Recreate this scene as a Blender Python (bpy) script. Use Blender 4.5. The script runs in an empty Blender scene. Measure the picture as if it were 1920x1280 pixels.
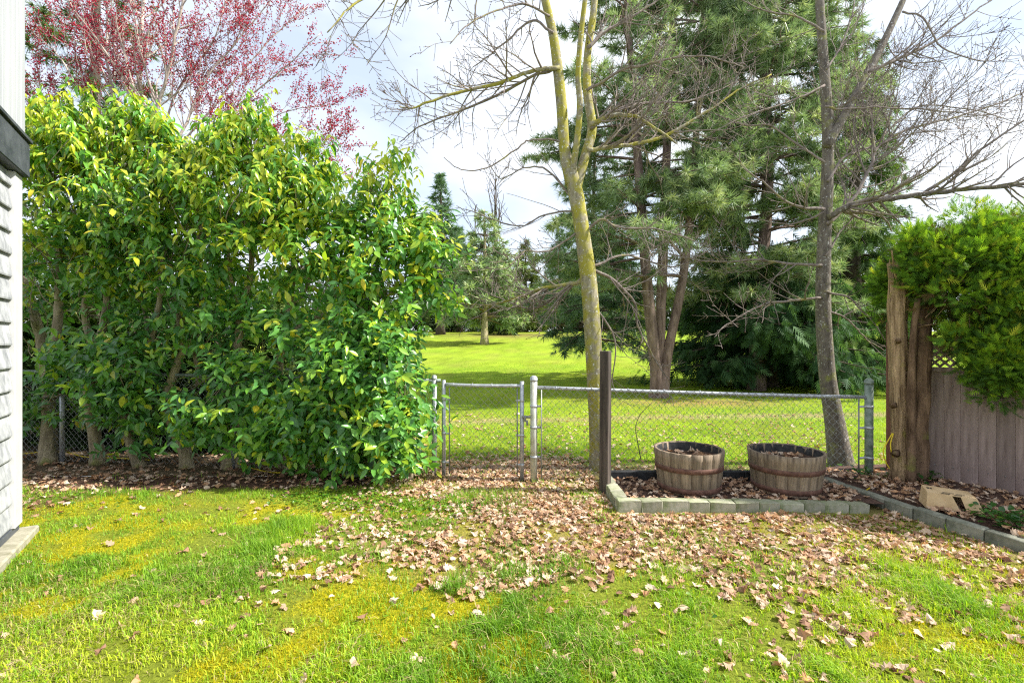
import bpy, bmesh, math, random
import numpy as np
from mathutils import Vector, Matrix

random.seed(7)
RNG = np.random.default_rng(7)
SC = bpy.context.scene
COL = SC.collection
F, CX, CY, CH = 900.0, 960.0, 640.0, 1.6      # lens in photo pixels, centre, eye height

# ------------------------------------------------------------------ camera, sky, sun
cam = bpy.data.cameras.new('camera')
cam.sensor_width = 36.0
cam.lens = 36.0 * F / 1920.0
cam.clip_start = 0.05
cam.clip_end = 2000
camo = bpy.data.objects.new('camera', cam)
COL.objects.link(camo)
camo.location = (0, 0, CH)
camo.rotation_euler = (math.radians(90), 0, 0)
SC.camera = camo

SUN_EL = math.radians(44)
SUN_AZ = math.atan2(0.97, -0.04)                # clockwise from +Y towards +X
SUN_DIR = Vector((math.sin(SUN_AZ) * math.cos(SUN_EL), math.cos(SUN_AZ) * math.cos(SUN_EL), math.sin(SUN_EL)))

world = bpy.data.worlds.new('World')
SC.world = world
world.use_nodes = True
wn, wl = world.node_tree.nodes, world.node_tree.links
wn.clear()
w_out = wn.new('ShaderNodeOutputWorld')
w_bg = wn.new('ShaderNodeBackground')
w_bg.inputs['Strength'].default_value = 0.15
w_sky = wn.new('ShaderNodeTexSky')
w_sky.sky_type = 'NISHITA'
w_sky.sun_disc = False
w_sky.sun_elevation = SUN_EL
w_sky.sun_rotation = SUN_AZ
w_tc = wn.new('ShaderNodeTexCoord')
w_map = wn.new('ShaderNodeMapping')
w_map.inputs['Location'].default_value = (11.3, 5.5, 2.0)
w_map.inputs['Scale'].default_value = (1.0, 1.0, 2.2)
w_noise = wn.new('ShaderNodeTexNoise')
w_noise.inputs['Scale'].default_value = 1.6
w_noise.inputs['Detail'].default_value = 5
w_noise.inputs['Roughness'].default_value = 0.55
w_ramp = wn.new('ShaderNodeValToRGB')
w_ramp.color_ramp.elements[0].position = 0.36
w_ramp.color_ramp.elements[0].color = (0, 0, 0, 1)
w_ramp.color_ramp.elements[1].position = 0.66
w_ramp.color_ramp.elements[1].color = (1, 1, 1, 1)
w_veil = wn.new('ShaderNodeMixRGB')                    # thin high veil over the blue
w_veil.inputs[0].default_value = 0.80
w_veil.inputs[2].default_value = (1.85, 2.08, 2.45, 1)
w_mix = wn.new('ShaderNodeMixRGB')
w_mix.inputs[2].default_value = (3.2, 3.26, 3.36, 1)
wl.new(w_tc.outputs['Generated'], w_map.inputs['Vector'])
wl.new(w_map.outputs['Vector'], w_noise.inputs['Vector'])
wl.new(w_noise.outputs['Fac'], w_ramp.inputs['Fac'])
wl.new(w_ramp.outputs['Color'], w_mix.inputs['Fac'])
wl.new(w_sky.outputs['Color'], w_veil.inputs[1])
wl.new(w_veil.outputs['Color'], w_mix.inputs[1])
wl.new(w_mix.outputs['Color'], w_bg.inputs['Color'])
wl.new(w_bg.outputs['Background'], w_out.inputs['Surface'])

sun = bpy.data.lights.new('sun', 'SUN')
sun.energy = 3.9
sun.angle = math.radians(1.5)
sun.color = (1.0, 0.95, 0.86)
suno = bpy.data.objects.new('sun', sun)
COL.objects.link(suno)
suno.rotation_euler = SUN_DIR.to_track_quat('Z', 'Y').to_euler()

SC.view_settings.view_transform = 'Standard'
SC.view_settings.look = 'None'
SC.view_settings.exposure = 1.52
SC.view_settings.gamma = 1.0
SC.view_settings.use_curve_mapping = False
SC.render.engine = 'CYCLES'
SC.cycles.max_bounces = 7
SC.cycles.diffuse_bounces = 3
SC.cycles.glossy_bounces = 2
SC.cycles.transmission_bounces = 4
SC.cycles.use_denoising = False
SC.cycles.denoiser = 'OPENIMAGEDENOISE'
SC.cycles.denoising_input_passes = 'RGB_ALBEDO_NORMAL'
SC.cycles.denoising_prefilter = 'ACCURATE'
SC.cycles.pixel_filter_type = 'BLACKMAN_HARRIS'
SC.cycles.filter_width = 1.2
SC.cycles.caustics_reflective = False
SC.cycles.caustics_refractive = False


# ------------------------------------------------------------------ small maths
def W(px, py, Y):
    """A point of the place: where photo pixel (px, py) lies at distance Y."""
    return np.array([(px - CX) / F * Y, Y, CH - (py - CY) / F * Y])


def nrm(v):
    v = np.asarray(v, float)
    return v / np.maximum(np.linalg.norm(v, axis=-1, keepdims=True), 1e-9)


def hsh(ix, iy, s):
    v = np.sin(ix * 127.1 + iy * 311.7 + s * 74.7) * 43758.5453
    return v - np.floor(v)


def vnoise(x, y, s=0):
    x = np.asarray(x, float); y = np.asarray(y, float)
    ix, iy = np.floor(x), np.floor(y)
    fx, fy = x - ix, y - iy
    fx = fx * fx * (3 - 2 * fx); fy = fy * fy * (3 - 2 * fy)
    a = hsh(ix, iy, s) * (1 - fx) + hsh(ix + 1, iy, s) * fx
    b = hsh(ix, iy + 1, s) * (1 - fx) + hsh(ix + 1, iy + 1, s) * fx
    return a * (1 - fy) + b * fy


def fbm(x, y, s=0, o=3):
    t, a, n = 0, 0.5, 0
    for i in range(o):
        t = t + a * vnoise(x * 2 ** i, y * 2 ** i, s + i * 13); n += a; a *= 0.5
    return t / n


def sst(a, b, x):
    t = np.clip((x - a) / (b - a), 0, 1)
    return t * t * (3 - 2 * t)


def gz(x, y):
    """Height of the ground."""
    x = np.asarray(x, float); y = np.asarray(y, float)
    far = np.interp(y, [-50, 13, 18, 25, 33, 41, 50, 60, 80, 300], [0, 0, 0.1, 0.4, 0.85, 1.4, 2.2, 2.85, 3.2, 3.6])
    near = 0.035 * (fbm(x * 0.9, y * 0.9, 3) - 0.5) + 0.012 * (vnoise(x * 5, y * 5, 9) - 0.5)
    bump = 0.5 * (fbm(x * 0.06, y * 0.06, 21) - 0.5) * sst(12, 40, y)
    return far + near + bump


# ------------------------------------------------------------------ mesh building
def link(name, data, parent=None):
    o = bpy.data.objects.new(name, data)
    COL.objects.link(o)
    if parent is not None:
        o.parent = parent
    return o


class Geo:
    def __init__(s):
        s.V, s.T, s.Q, s.C, s.n, s.hc = [], [], [], [], 0, False

    def add(s, v, tris=None, quads=None, col=None):
        v = np.asarray(v, float).reshape(-1, 3)
        if tris is not None and len(tris):
            s.T.append(np.asarray(tris, np.int64).reshape(-1, 3) + s.n)
        if quads is not None and len(quads):
            s.Q.append(np.asarray(quads, np.int64).reshape(-1, 4) + s.n)
        if col is None:
            col = np.ones((len(v), 3)) * 0.5
        else:
            s.hc = True
            col = np.broadcast_to(np.asarray(col, float), (len(v), 3))
        s.V.append(v); s.C.append(col); s.n += len(v)

    def mesh(s, name, mat, smooth=True):
        me = bpy.data.meshes.new(name)
        V = np.concatenate(s.V).astype(np.float32)
        T = np.concatenate(s.T) if s.T else np.zeros((0, 3), np.int64)
        Q = np.concatenate(s.Q) if s.Q else np.zeros((0, 4), np.int64)
        me.vertices.add(len(V)); me.vertices.foreach_set('co', V.ravel())
        loops = np.concatenate([T.ravel(), Q.ravel()]).astype(np.int32)
        me.loops.add(len(loops)); me.loops.foreach_set('vertex_index', loops)
        tot = np.concatenate([np.full(len(T), 3), np.full(len(Q), 4)]).astype(np.int32)
        st = np.concatenate([[0], np.cumsum(tot)[:-1]]).astype(np.int32)
        me.polygons.add(len(tot)); me.polygons.foreach_set('loop_start', st)
        me.polygons.foreach_set('use_smooth', np.full(len(tot), smooth))
        if s.hc:
            C = np.concatenate(s.C)
            at = me.color_attributes.new('col', 'FLOAT_COLOR', 'POINT')
            at.data.foreach_set('color', np.hstack([C, np.ones((len(C), 1))]).astype(np.float32).ravel())
        me.materials.append(mat)
        me.update(calc_edges=True)
        return me

    def build(s, name, mat, parent=None, smooth=True, kind=None):
        if not s.V:
            return None
        o = link(name, s.mesh(name, mat, smooth), parent)
        if kind:
            o['kind'] = kind
        return o


def stamp(geo, tv, tt, pos, R, sc, col=None):
    """Template tv/tt set down at many places: pos (N,3), R (N,3,3) columns x,y,z, sc (N,) or (N,3)."""
    N, k = len(pos), len(tv)
    if N == 0:
        return
    sc = np.asarray(sc, float)
    if sc.ndim == 1:
        sc = sc[:, None]
    loc = tv[None] * sc[:, None, :]
    V = np.einsum('nij,nkj->nki', R, loc) + pos[:, None]
    Tt = (tt[None] + (np.arange(N) * k)[:, None, None]).reshape(-1, 3)
    C = None if col is None else np.repeat(col, k, axis=0)
    geo.add(V.reshape(-1, 3), Tt, None, C)


def frames(d, up):
    d = nrm(d)
    x = nrm(np.cross(d, up))
    z = np.cross(x, d)
    return np.stack([x, d, z], axis=-1)


def rand_dirs(n, rng=RNG):
    return nrm(rng.normal(size=(n, 3)))


def catmull(pts, per=5):
    P = np.asarray(pts, float)
    if len(P) < 3:
        t = np.linspace(0, 1, per * max(1, len(P) - 1) + 1)[:, None]
        return P[0] * (1 - t) + P[-1] * t
    A = np.vstack([2 * P[0] - P[1], P, 2 * P[-1] - P[-2]])
    out = []
    for i in range(1, len(A) - 2):
        for t in np.linspace(0, 1, per, endpoint=False):
            a, b, c, d = A[i - 1], A[i], A[i + 1], A[i + 2]
            out.append(0.5 * (2 * b + (c - a) * t + (2 * a - 5 * b + 4 * c - d) * t * t + (3 * b - a - 3 * c + d) * t ** 3))
    out.append(P[-1])
    return np.array(out)


def tube(geo, path, rad, sides=6, col=None, cap=True, rough=0.0, flute=0.0):
    P = np.asarray(path, float)
    n = len(P)
    rad = np.broadcast_to(np.asarray(rad, float), (n,)).copy()
    T = np.gradient(P, axis=0)
    T = nrm(T)
    ref = np.array([0.13, 0.97, 0.2]) if abs(T[0] @ np.array([0.13, 0.97, 0.2])) < 0.85 else np.array([1.0, 0.1, 0.2])
    u = ref - (T @ ref)[:, None] * T
    u = nrm(u)
    w = np.cross(T, u)
    a = np.linspace(0, 2 * math.pi, sides, endpoint=False)
    rr = np.ones((n, sides))
    if rough:
        ph = RNG.uniform(0, 9)
        rr += rough * (vnoise(np.cos(a)[None] * 2 + ph + np.arange(n)[:, None] * 0.21, np.sin(a)[None] * 2 + np.arange(n)[:, None] * 0.13, 5) - 0.5) * 2
    if flute:
        zz_ = np.arange(n)[:, None] * 0.09
        rr += flute * np.cos(5 * a[None] + zz_) * (0.6 + 0.4 * np.sin(2 * a[None] + zz_ * 2)) + flute * 0.6 * np.cos(11 * a[None] - zz_ * 1.7)
    V = P[:, None] + (rad[:, None] * rr)[..., None] * (np.cos(a)[None, :, None] * u[:, None] + np.sin(a)[None, :, None] * w[:, None])
    V = V.reshape(-1, 3)
    i = np.arange(n - 1)[:, None] * sides
    j = np.arange(sides)[None]
    jn = (j + 1) % sides
    q = np.stack([i + j, i + jn, i + sides + jn, i + sides + j], -1).reshape(-1, 4)
    tr = []
    if cap and sides > 2:
        base = (n - 1) * sides
        tr = [[base, base + k, base + k + 1] for k in range(1, sides - 1)] + [[0, k + 1, k] for k in range(1, sides - 1)]
    geo.add(V, tr, q, col)


def box(geo, c, s, rz=0.0, bev=0.0, col=None, tilt=None):
    """Box of full size s at centre c, turned by rz, with chamfered edges."""
    hx, hy, hz = [k / 2 for k in s]
    R = np.array(Matrix.Rotation(rz, 3, 'Z'))
    if tilt is not None:
        R = R @ np.array(tilt)
    bm = bmesh.new()
    bmesh.ops.create_cube(bm, size=1)
    for v in bm.verts:
        v.co = Vector((v.co.x * s[0], v.co.y * s[1], v.co.z * s[2]))
    if bev > 0:
        bmesh.ops.bevel(bm, geom=list(bm.edges), offset=min(bev, min(s) * 0.45), segments=1, affect='EDGES')
    bmesh.ops.triangulate(bm, faces=bm.faces)
    bm.verts.index_update()
    V = np.array([v.co[:] for v in bm.verts])
    T = np.array([[v.index for v in f.verts] for f in bm.faces])
    bm.free()
    geo.add(V @ R.T + np.asarray(c, float), T, None, col)


def thing(name, label, cat, loc=(0, 0, 0), group=None):
    e = bpy.data.objects.new(name, None)
    e.empty_display_size = 0.1
    COL.objects.link(e)
    e.location = loc
    return tag(e, label, cat, group)


def tag(o, label, cat, group=None):
    o['label'] = label
    o['category'] = cat
    if group:
        o['group'] = group
    return o


# ------------------------------------------------------------------ materials
def newmat(name):
    m = bpy.data.materials.new(name)
    m.use_nodes = True
    nt = m.node_tree
    b = nt.nodes['Principled BSDF']
    return m, nt, b


def ramp(nt, stops, fac):
    r = nt.nodes.new('ShaderNodeValToRGB')
    e = r.color_ramp.elements
    while len(e) < len(stops):
        e.new(0.5)
    for k, (p, c) in zip(e, stops):
        k.position = p; k.color = (*c, 1)
    nt.links.new(fac, r.inputs['Fac'])
    return r.outputs['Color']


def noise(nt, scale, detail=5, rough=0.6, vec=None, stretch=None, coord='Object'):
    n = nt.nodes.new('ShaderNodeTexNoise')
    n.inputs['Scale'].default_value = scale
    n.inputs['Detail'].default_value = detail
    n.inputs['Roughness'].default_value = rough
    if vec is None:
        tc = nt.nodes.new('ShaderNodeTexCoord')
        vec = tc.outputs[coord]
    if stretch:
        mp = nt.nodes.new('ShaderNodeMapping')
        mp.inputs['Scale'].default_value = stretch
        nt.links.new(vec, mp.inputs['Vector'])
        vec = mp.outputs['Vector']
    nt.links.new(vec, n.inputs['Vector'])
    return n.outputs['Fac']


def mixc(nt, fac, a, b, mode='MIX'):
    m = nt.nodes.new('ShaderNodeMixRGB')
    m.blend_type = mode
    for sock, v in ((m.inputs[0], fac), (m.inputs[1], a), (m.inputs[2], b)):
        if hasattr(v, 'links'):
            nt.links.new(v, sock)
        elif isinstance(v, (int, float)):
            sock.default_value = v
        else:
            sock.default_value = (*v, 1)
    return m.outputs[0]


def bump(nt, b, h, strength=0.4, dist=0.02):
    n = nt.nodes.new('ShaderNodeBump')
    n.inputs['Strength'].default_value = strength
    n.inputs['Distance'].default_value = dist
    nt.links.new(h, n.inputs['Height'])
    nt.links.new(n.outputs['Normal'], b.inputs['Normal'])


def mat_leaf(name, rough=0.45, trans=0.35, spec=0.4, warm=(1.25, 1.3, 0.6)):
    """Leaf: its own colour comes with the leaf (col), light passes through part of it."""
    m, nt, b = newmat(name)
    at = nt.nodes.new('ShaderNodeAttribute'); at.attribute_name = 'col'
    c = at.outputs['Color']
    nt.links.new(c, b.inputs['Base Color'])
    b.inputs['Roughness'].default_value = rough
    b.inputs['Specular IOR Level'].default_value = spec
    tr = nt.nodes.new('ShaderNodeBsdfTranslucent')
    nt.links.new(mixc(nt, 1.0, c, warm, 'MULTIPLY'), tr.inputs['Color'])
    mx = nt.nodes.new('ShaderNodeMixShader'); mx.inputs[0].default_value = trans
    nt.links.new(b.outputs[0], mx.inputs[1]); nt.links.new(tr.outputs[0], mx.inputs[2])
    nt.links.new(mx.outputs[0], nt.nodes['Material Output'].inputs['Surface'])
    return m


def mat_bark(name, dark, light, moss=None, mossamt=0.5, scale=14, spots=None, stretch=(1, 1, 0.25), bstr=0.8, bd=0.03):
    m, nt, b = newmat(name)
    n1 = noise(nt, scale, 8, 0.7, stretch=stretch)
    n2 = noise(nt, scale * 0.25, 3, 0.6)
    c = ramp(nt, [(0.32, dark), (0.68, light)], n1)
    if moss:
        f = ramp(nt, [(mossamt - 0.08, (0, 0, 0)), (mossamt + 0.1, (1, 1, 1))], n2)
        c = mixc(nt, f, c, moss)
    if spots:
        n3 = noise(nt, scale * 1.4, 4, 0.5)
        f = ramp(nt, [(0.62, (0, 0, 0)), (0.67, (1, 1, 1))], n3)
        c = mixc(nt, f, c, spots)
    nt.links.new(c, b.inputs['Base Color'])
    b.inputs['Roughness'].default_value = 0.9
    b.inputs['Specular IOR Level'].default_value = 0.15
    bump(nt, b, n1, bstr, bd)
    return m


def mat_plain(name, a, bcol, scale=20, rough=0.8, metal=0.0, bstr=0.2, bd=0.01, stretch=None, rnd=0.0, spec=0.3, coord='Object', lo=0.35, hi=0.65):
    m, nt, b = newmat(name)
    n1 = noise(nt, scale, 6, 0.65, stretch=stretch, coord=coord)
    c = ramp(nt, [(lo, a), (hi, bcol)], n1)
    if rnd:
        oi = nt.nodes.new('ShaderNodeObjectInfo')
        k = ramp(nt, [(0.0, (1 - rnd,) * 3), (1.0, (1 + rnd,) * 3)], oi.outputs['Random'])
        c = mixc(nt, 1.0, c, k, 'MULTIPLY')
    nt.links.new(c, b.inputs['Base Color'])
    b.inputs['Roughness'].default_value = rough
    b.inputs['Metallic'].default_value = metal
    b.inputs['Specular IOR Level'].default_value = spec
    bump(nt, b, n1, bstr, bd)
    return m


M = {}
M['laurel'] = mat_leaf('laurel_leaf', 0.30, 0.36, 0.55)
M['grass'] = mat_leaf('grass_blade', 0.5, 0.4, 0.25)
M['dry'] = mat_leaf('dry_leaf', 0.7, 0.22, 0.2, (1.1, 0.9, 0.6))
M['needle'] = mat_leaf('needle', 0.5, 0.25, 0.3, (1.1, 1.2, 0.7))
M['thuja'] = mat_leaf('thuja_scale', 0.65, 0.33, 0.12)
M['bud'] = mat_leaf('bud', 0.5, 0.3, 0.3, (1.3, 0.6, 0.6))
M['laurel_bark'] = mat_bark('laurel_bark', (0.16, 0.13, 0.085), (0.47, 0.40, 0.27), (0.27, 0.28, 0.08), 0.60, 16)
M['maple_bark'] = mat_bark('maple_bark', (0.14, 0.125, 0.085), (0.38, 0.345, 0.25), (0.29, 0.27, 0.05), 0.48, 24, (0.50, 0.50, 0.44), bstr=0.5, bd=0.012)
M['maple_bark2'] = mat_bark('maple_bark_grey', (0.075, 0.063, 0.054), (0.22, 0.195, 0.165), (0.23, 0.24, 0.08), 0.62, 26, (0.42, 0.42, 0.40), bstr=0.8, bd=0.02)
M['twig'] = mat_bark('twig_bark', (0.13, 0.105, 0.10), (0.33, 0.285, 0.25), (0.28, 0.26, 0.08), 0.64, 20)
M['redtwig'] = mat_bark('pale_twig_bark', (0.30, 0.24, 0.22), (0.55, 0.48, 0.42), None, 0.5, 9)
M['pine_bark'] = mat_bark('pine_bark', (0.09, 0.06, 0.052), (0.34, 0.25, 0.215), None, 0.5, 9, stretch=(1, 1, 0.16), bstr=1.0, bd=0.06)
M['dark_bark'] = mat_bark('dark_bark', (0.05, 0.038, 0.03), (0.15, 0.12, 0.10), None, 0.5, 9)
M['stump_bark'] = mat_bark('weathered_trunk', (0.09, 0.05, 0.025), (0.60, 0.43, 0.26), (0.30, 0.26, 0.06), 0.66, 26, stretch=(1, 1, 0.10), bstr=1.0, bd=0.04)
M['brown_trunk'] = mat_bark('brown_trunk', (0.06, 0.035, 0.022), (0.26, 0.17, 0.11), (0.2, 0.2, 0.05), 0.66, 15, bstr=1.0, bd=0.03)
M['galv'] = mat_plain('galvanised_steel', (0.34, 0.36, 0.40), (0.56, 0.58, 0.62), 25, 0.42, 0.55, 0.05, 0.004)
M['wire'] = mat_plain('fence_wire', (0.16, 0.17, 0.17), (0.34, 0.35, 0.35), 30, 0.5, 0.4, 0.05, 0.002)
M['greenpost'] = mat_plain('algae_steel', (0.10, 0.14, 0.11), (0.27, 0.32, 0.29), 14, 0.6, 0.2, 0.1, 0.004)
M['mosspost'] = mat_plain('mossy_steel', (0.40, 0.40, 0.30), (0.62, 0.63, 0.60), 10, 0.5, 0.3, 0.1, 0.004)
M['darkpost'] = mat_plain('dark_stained_wood', (0.022, 0.017, 0.015), (0.115, 0.092, 0.078), 16, 0.75, 0, 0.4, 0.006, (1, 1, 0.08))
M['block'] = mat_plain('mossy_concrete', (0.16, 0.19, 0.09), (0.40, 0.385, 0.31), 7, 0.9, 0, 0.5, 0.01, rnd=0.2)
M['timber'] = mat_plain('grey_edging', (0.11, 0.12, 0.09), (0.27, 0.27, 0.22), 9, 0.9, 0, 0.5, 0.01, rnd=0.15)
M['blacktimber'] = mat_plain('black_timber', (0.012, 0.013, 0.015), (0.045, 0.047, 0.05), 16, 0.8, 0, 0.5, 0.01)
M['stave'] = mat_plain('weathered_oak', (0.095, 0.070, 0.05), (0.29, 0.225, 0.16), 26, 0.85, 0, 0.5, 0.006, (1, 1, 0.08), rnd=0.25)
M['hoop'] = mat_plain('rusty_hoop', (0.085, 0.042, 0.032), (0.19, 0.10, 0.075), 18, 0.7, 0.2, 0.2, 0.004)
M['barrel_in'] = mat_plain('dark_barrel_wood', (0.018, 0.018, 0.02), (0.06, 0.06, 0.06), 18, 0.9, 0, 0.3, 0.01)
M['board'] = mat_plain('faded_brown_board', (0.155, 0.112, 0.10), (0.36, 0.28, 0.265), 13, 0.8, 0, 0.4, 0.005, (1, 1, 0.10), rnd=0.22)
M['redpost'] = mat_plain('red_brown_wood', (0.14, 0.065, 0.045), (0.26, 0.125, 0.09), 9, 0.8, 0, 0.3, 0.004, (1, 1, 0.1))
M['card'] = mat_plain('cardboard', (0.46, 0.32, 0.17), (0.62, 0.46, 0.27), 8, 0.85, 0, 0.1, 0.003)
M['ink'] = mat_plain('printed_ink', (0.02, 0.02, 0.02), (0.05, 0.05, 0.05), 8, 0.8)
M['yellow'] = mat_plain('yellow_cord', (0.62, 0.46, 0.02), (0.80, 0.62, 0.04), 8, 0.5)
M['siding'] = mat_plain('weathered_lap_siding', (0.20, 0.212, 0.23), (0.44, 0.455, 0.475), 11, 0.6, 0, 0.12, 0.003, (1, 1, 0.6))
M['trim'] = mat_plain('white_trim', (0.44, 0.445, 0.45), (0.52, 0.525, 0.53), 6, 0.5, 0, 0.05, 0.002)
M['upper'] = mat_plain('pale_panel', (0.29, 0.31, 0.335), (0.40, 0.42, 0.44), 6, 0.6, 0, 0.08, 0.002, (1, 1, 0.1))
M['fascia'] = mat_plain('charcoal_fascia', (0.035, 0.042, 0.052), (0.085, 0.095, 0.11), 5, 0.5, 0, 0.1, 0.002)
M['concrete'] = mat_plain('concrete_ledge', (0.20, 0.19, 0.13), (0.36, 0.34, 0.27), 12, 0.9, 0, 0.4, 0.006)
M['soil'] = mat_plain('mulch_soil', (0.035, 0.021, 0.016), (0.15, 0.085, 0.062), 28, 0.95, 0, 1.0, 0.03)
M['shaft'] = mat_plain('soil_in_barrel', (0.03, 0.02, 0.015), (0.10, 0.06, 0.04), 30, 0.95, 0, 0.8, 0.02)


# ------------------------------------------------------------------ ground
HEDGE_EDGE = lambda x: 5.30 + 0.16 * np.sin(x * 1.3) + 0.10 * (np.asarray(x) + 4) * 0


def soil_mask(x, y):
    e = 5.12 + 0.35 * (fbm(x * 0.8, y * 0.8, 31) - 0.5) * 2 + 0.0 * x
    m = sst(e - 0.12, e + 0.12, y) * (1 - sst(-1.7, -1.2, x))
    bare = sst(0.46, 0.62, fbm(x * 1.3, y * 1.3, 37)) * sst(4.1, 4.7, y) * (1 - sst(-3.6, -2.9, x))
    return np.clip(m + 0.5 * bare, 0, 1)


def litter_mask(x, y):
    n = fbm(x * 1.1, y * 1.1, 41)
    gate = sst(4.55, 5.1, y + 0.7 * (n - 0.5)) * (1 - sst(6.3, 6.9, y + 0.6 * (n - 0.5))) * sst(-1.75, -0.9, x)
    hf = fbm(x * 4.2, y * 4.2, 43)
    band = sst(2.75, 3.9, y - 0.03 * x + 1.6 * (n - 0.5) + 1.5 * (hf - 0.5)) * (1 - sst(4.9, 5.2, y)) * sst(-2.6, 0.6, x + 2.2 * (n - 0.5))
    bed = sst(3.45, 3.75, x) * sst(3.3, 3.6, y)
    right = sst(0.9, 2.6, x + 1.6 * (n - 0.5)) * sst(2.7, 3.8, y) * 0.7
    under = soil_mask(x, y) * 0.22
    return np.clip(np.maximum.reduce([gate, band * 0.9, bed, right, under]), 0, 1)


def moss_mask(x, y):
    a = sst(0.42, 0.57, fbm(x * 1.0 + 3, y * 1.3, 51)) * (1 - sst(4.4, 5.0, y))
    b = np.exp(-(((x + 0.55) / 0.75) ** 2 + ((y - 3.05) / 0.42) ** 2)) * 1.1
    c = np.exp(-(((x - 2.55) / 0.5) ** 2 + ((y - 2.62) / 0.22) ** 2))
    d = np.exp(-(((x + 4.2) / 0.9) ** 2 + ((y - 4.75) / 0.35) ** 2)) * 0.8
    k = 0.15 + 1.5 * sst(0.34, 0.62, fbm(x * 4.5, y * 4.5, 57))
    return np.clip(np.maximum.reduce([a * 0.8, b, c, d]) * k, 0, 1)


def grid(xs, ys, zf):
    X, Y = np.meshgrid(xs, ys)
    Z = zf(X, Y)
    V = np.stack([X, Y, Z], -1).reshape(-1, 3)
    nx, ny = len(xs), len(ys)
    i = (np.arange(ny - 1)[:, None] * nx + np.arange(nx - 1)[None])
    q = np.stack([i, i + 1, i + nx + 1, i + nx], -1).reshape(-1, 4)
    return V, q


def mat_ground():
    m, nt, b = newmat('lawn_ground')
    at = nt.nodes.new('ShaderNodeAttribute'); at.attribute_name = 'col'
    n1 = noise(nt, 38, 8, 0.7)
    n2 = noise(nt, 130, 4, 0.7)
    k = ramp(nt, [(0.28, (0.42, 0.45, 0.4)), (0.72, (1.45, 1.4, 1.3))], n1)
    c = mixc(nt, 1.0, at.outputs['Color'], k, 'MULTIPLY')
    k2 = ramp(nt, [(0.3, (0.7, 0.7, 0.7)), (0.7, (1.25, 1.25, 1.2))], n2)
    c = mixc(nt, 1.0, c, k2, 'MULTIPLY')
    nt.links.new(c, b.inputs['Base Color'])
    b.inputs['Roughness'].default_value = 0.95
    b.inputs['Specular IOR Level'].default_value = 0.1
    bump(nt, b, n1, 0.9, 0.03)
    return m


M['ground'] = mat_ground()
C_SOIL = np.array([0.10, 0.060, 0.046]); C_MOSS = np.array([0.32, 0.31, 0.016]); C_TURF = np.array([0.17, 0.21, 0.025]); C_LIT = np.array([0.24, 0.20, 0.08])


def lawn_col(x, y):
    s, l, mo = soil_mask(x, y)[..., None], litter_mask(x, y)[..., None], moss_mask(x, y)[..., None]
    c = C_TURF * (1 - mo) + C_MOSS * mo
    c = c * (1 - l) + C_LIT * l
    return c * (1 - s) + C_SOIL * s


SPLIT = 5.72
g = Geo()
V, q = grid(np.arange(-9, 9.01, 0.06), np.concatenate([np.arange(-6, 1.8, 0.4), np.arange(1.8, SPLIT, 0.05), [SPLIT]]), gz)
g.add(V, None, q, lawn_col(V[:, 0], V[:, 1]))
lawn = g.build('lawn', M['ground'], None, True, 'structure')


def field_col(x, y):
    t = fbm(x * 0.35, y * 0.35, 61)[..., None]
    c = np.array([0.165, 0.275, 0.018]) * (1 - t) + np.array([0.27, 0.34, 0.026]) * t
    mot = (fbm(x * 1.9, y * 1.4, 66) - 0.5)[..., None]
    c = c * (1 + 0.75 * mot)
    dry = sst(0.50, 0.72, fbm(x * 0.8, y * 0.5, 67))[..., None] * 0.22
    c = c * (1 - dry) + np.array([0.27, 0.21, 0.07]) * dry
    path = (np.exp(-((y - 9.7 - 0.10 * x - 0.5 * (fbm(x * 0.7, y * 0.7, 63) - 0.5)) / 0.30) ** 2) * (0.35 + 0.75 * fbm(x * 1.5, y * 2, 65)))[..., None]
    path = np.clip(path, 0, 0.8)
    c = c * (1 - path) + np.array([0.33, 0.25, 0.16]) * path
    pine = np.exp(-(((x - 4.9) / 2.2) ** 2 + ((y - 12.6) / 0.8) ** 2))[..., None] * 0.85
    c = c * (1 - pine) + np.array([0.34, 0.20, 0.10]) * pine
    far = np.exp(-(((x - 0.5) / 8) ** 2 + ((y - 52) / 4.5) ** 2))[..., None] * 0.7
    c = c * (1 - far) + np.array([0.16, 0.09, 0.06]) * far
    bk = ((1 - sst(-2.6, -1.6, x)) * (1 - sst(8.5, 10, y)))[..., None]
    c = c * (1 - bk) + np.array([0.10, 0.075, 0.05]) * bk
    l = np.clip(litter_mask(x, y) + 0.9 * sst(6.8, 5.9, y) * 0, 0, 1)[..., None]
    fr = (1 - sst(5.9, 6.6, y + 0.5 * (fbm(x * 1.2, y * 1.2, 69) - 0.5)))[..., None] * 0.85
    c = c * (1 - fr) + np.array([0.19, 0.145, 0.10]) * fr
    return c


g = Geo()
ys = np.concatenate([np.arange(SPLIT, 12, 0.1), np.geomspace(12, 400, 90)])
V, q = grid(np.concatenate([np.linspace(-300, -26, 40), np.arange(-25, 26, 0.3), np.linspace(27, 300, 40)]), ys, gz)
g.add(V, None, q, field_col(V[:, 0], V[:, 1]))
g.build('meadow', M['ground'], None, True, 'structure')

# ------------------------------------------------------------------ house at the left edge
hc = np.array([-4.07, 3.95]); hu = nrm(np.array([0.53, -0.85])); hn = np.array([0.85, 0.53])
house = thing('house', 'white house corner with grey lap siding and charcoal band, at left edge', 'house', (hc[0], hc[1], 0))


def wall_box(geo, a, b, o0, o1, z0, z1, bev=0.004):
    """Box along the house wall from a to b metres off the corner, from o0 to o1 out of the wall plane."""
    c = hc + hu * (a + b) / 2 + hn * (o0 + o1) / 2
    box(geo, (c[0] - hc[0], c[1] - hc[1], (z0 + z1) / 2), (b - a, o1 - o0, z1 - z0), math.atan2(hu[1], hu[0]), bev)


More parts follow.
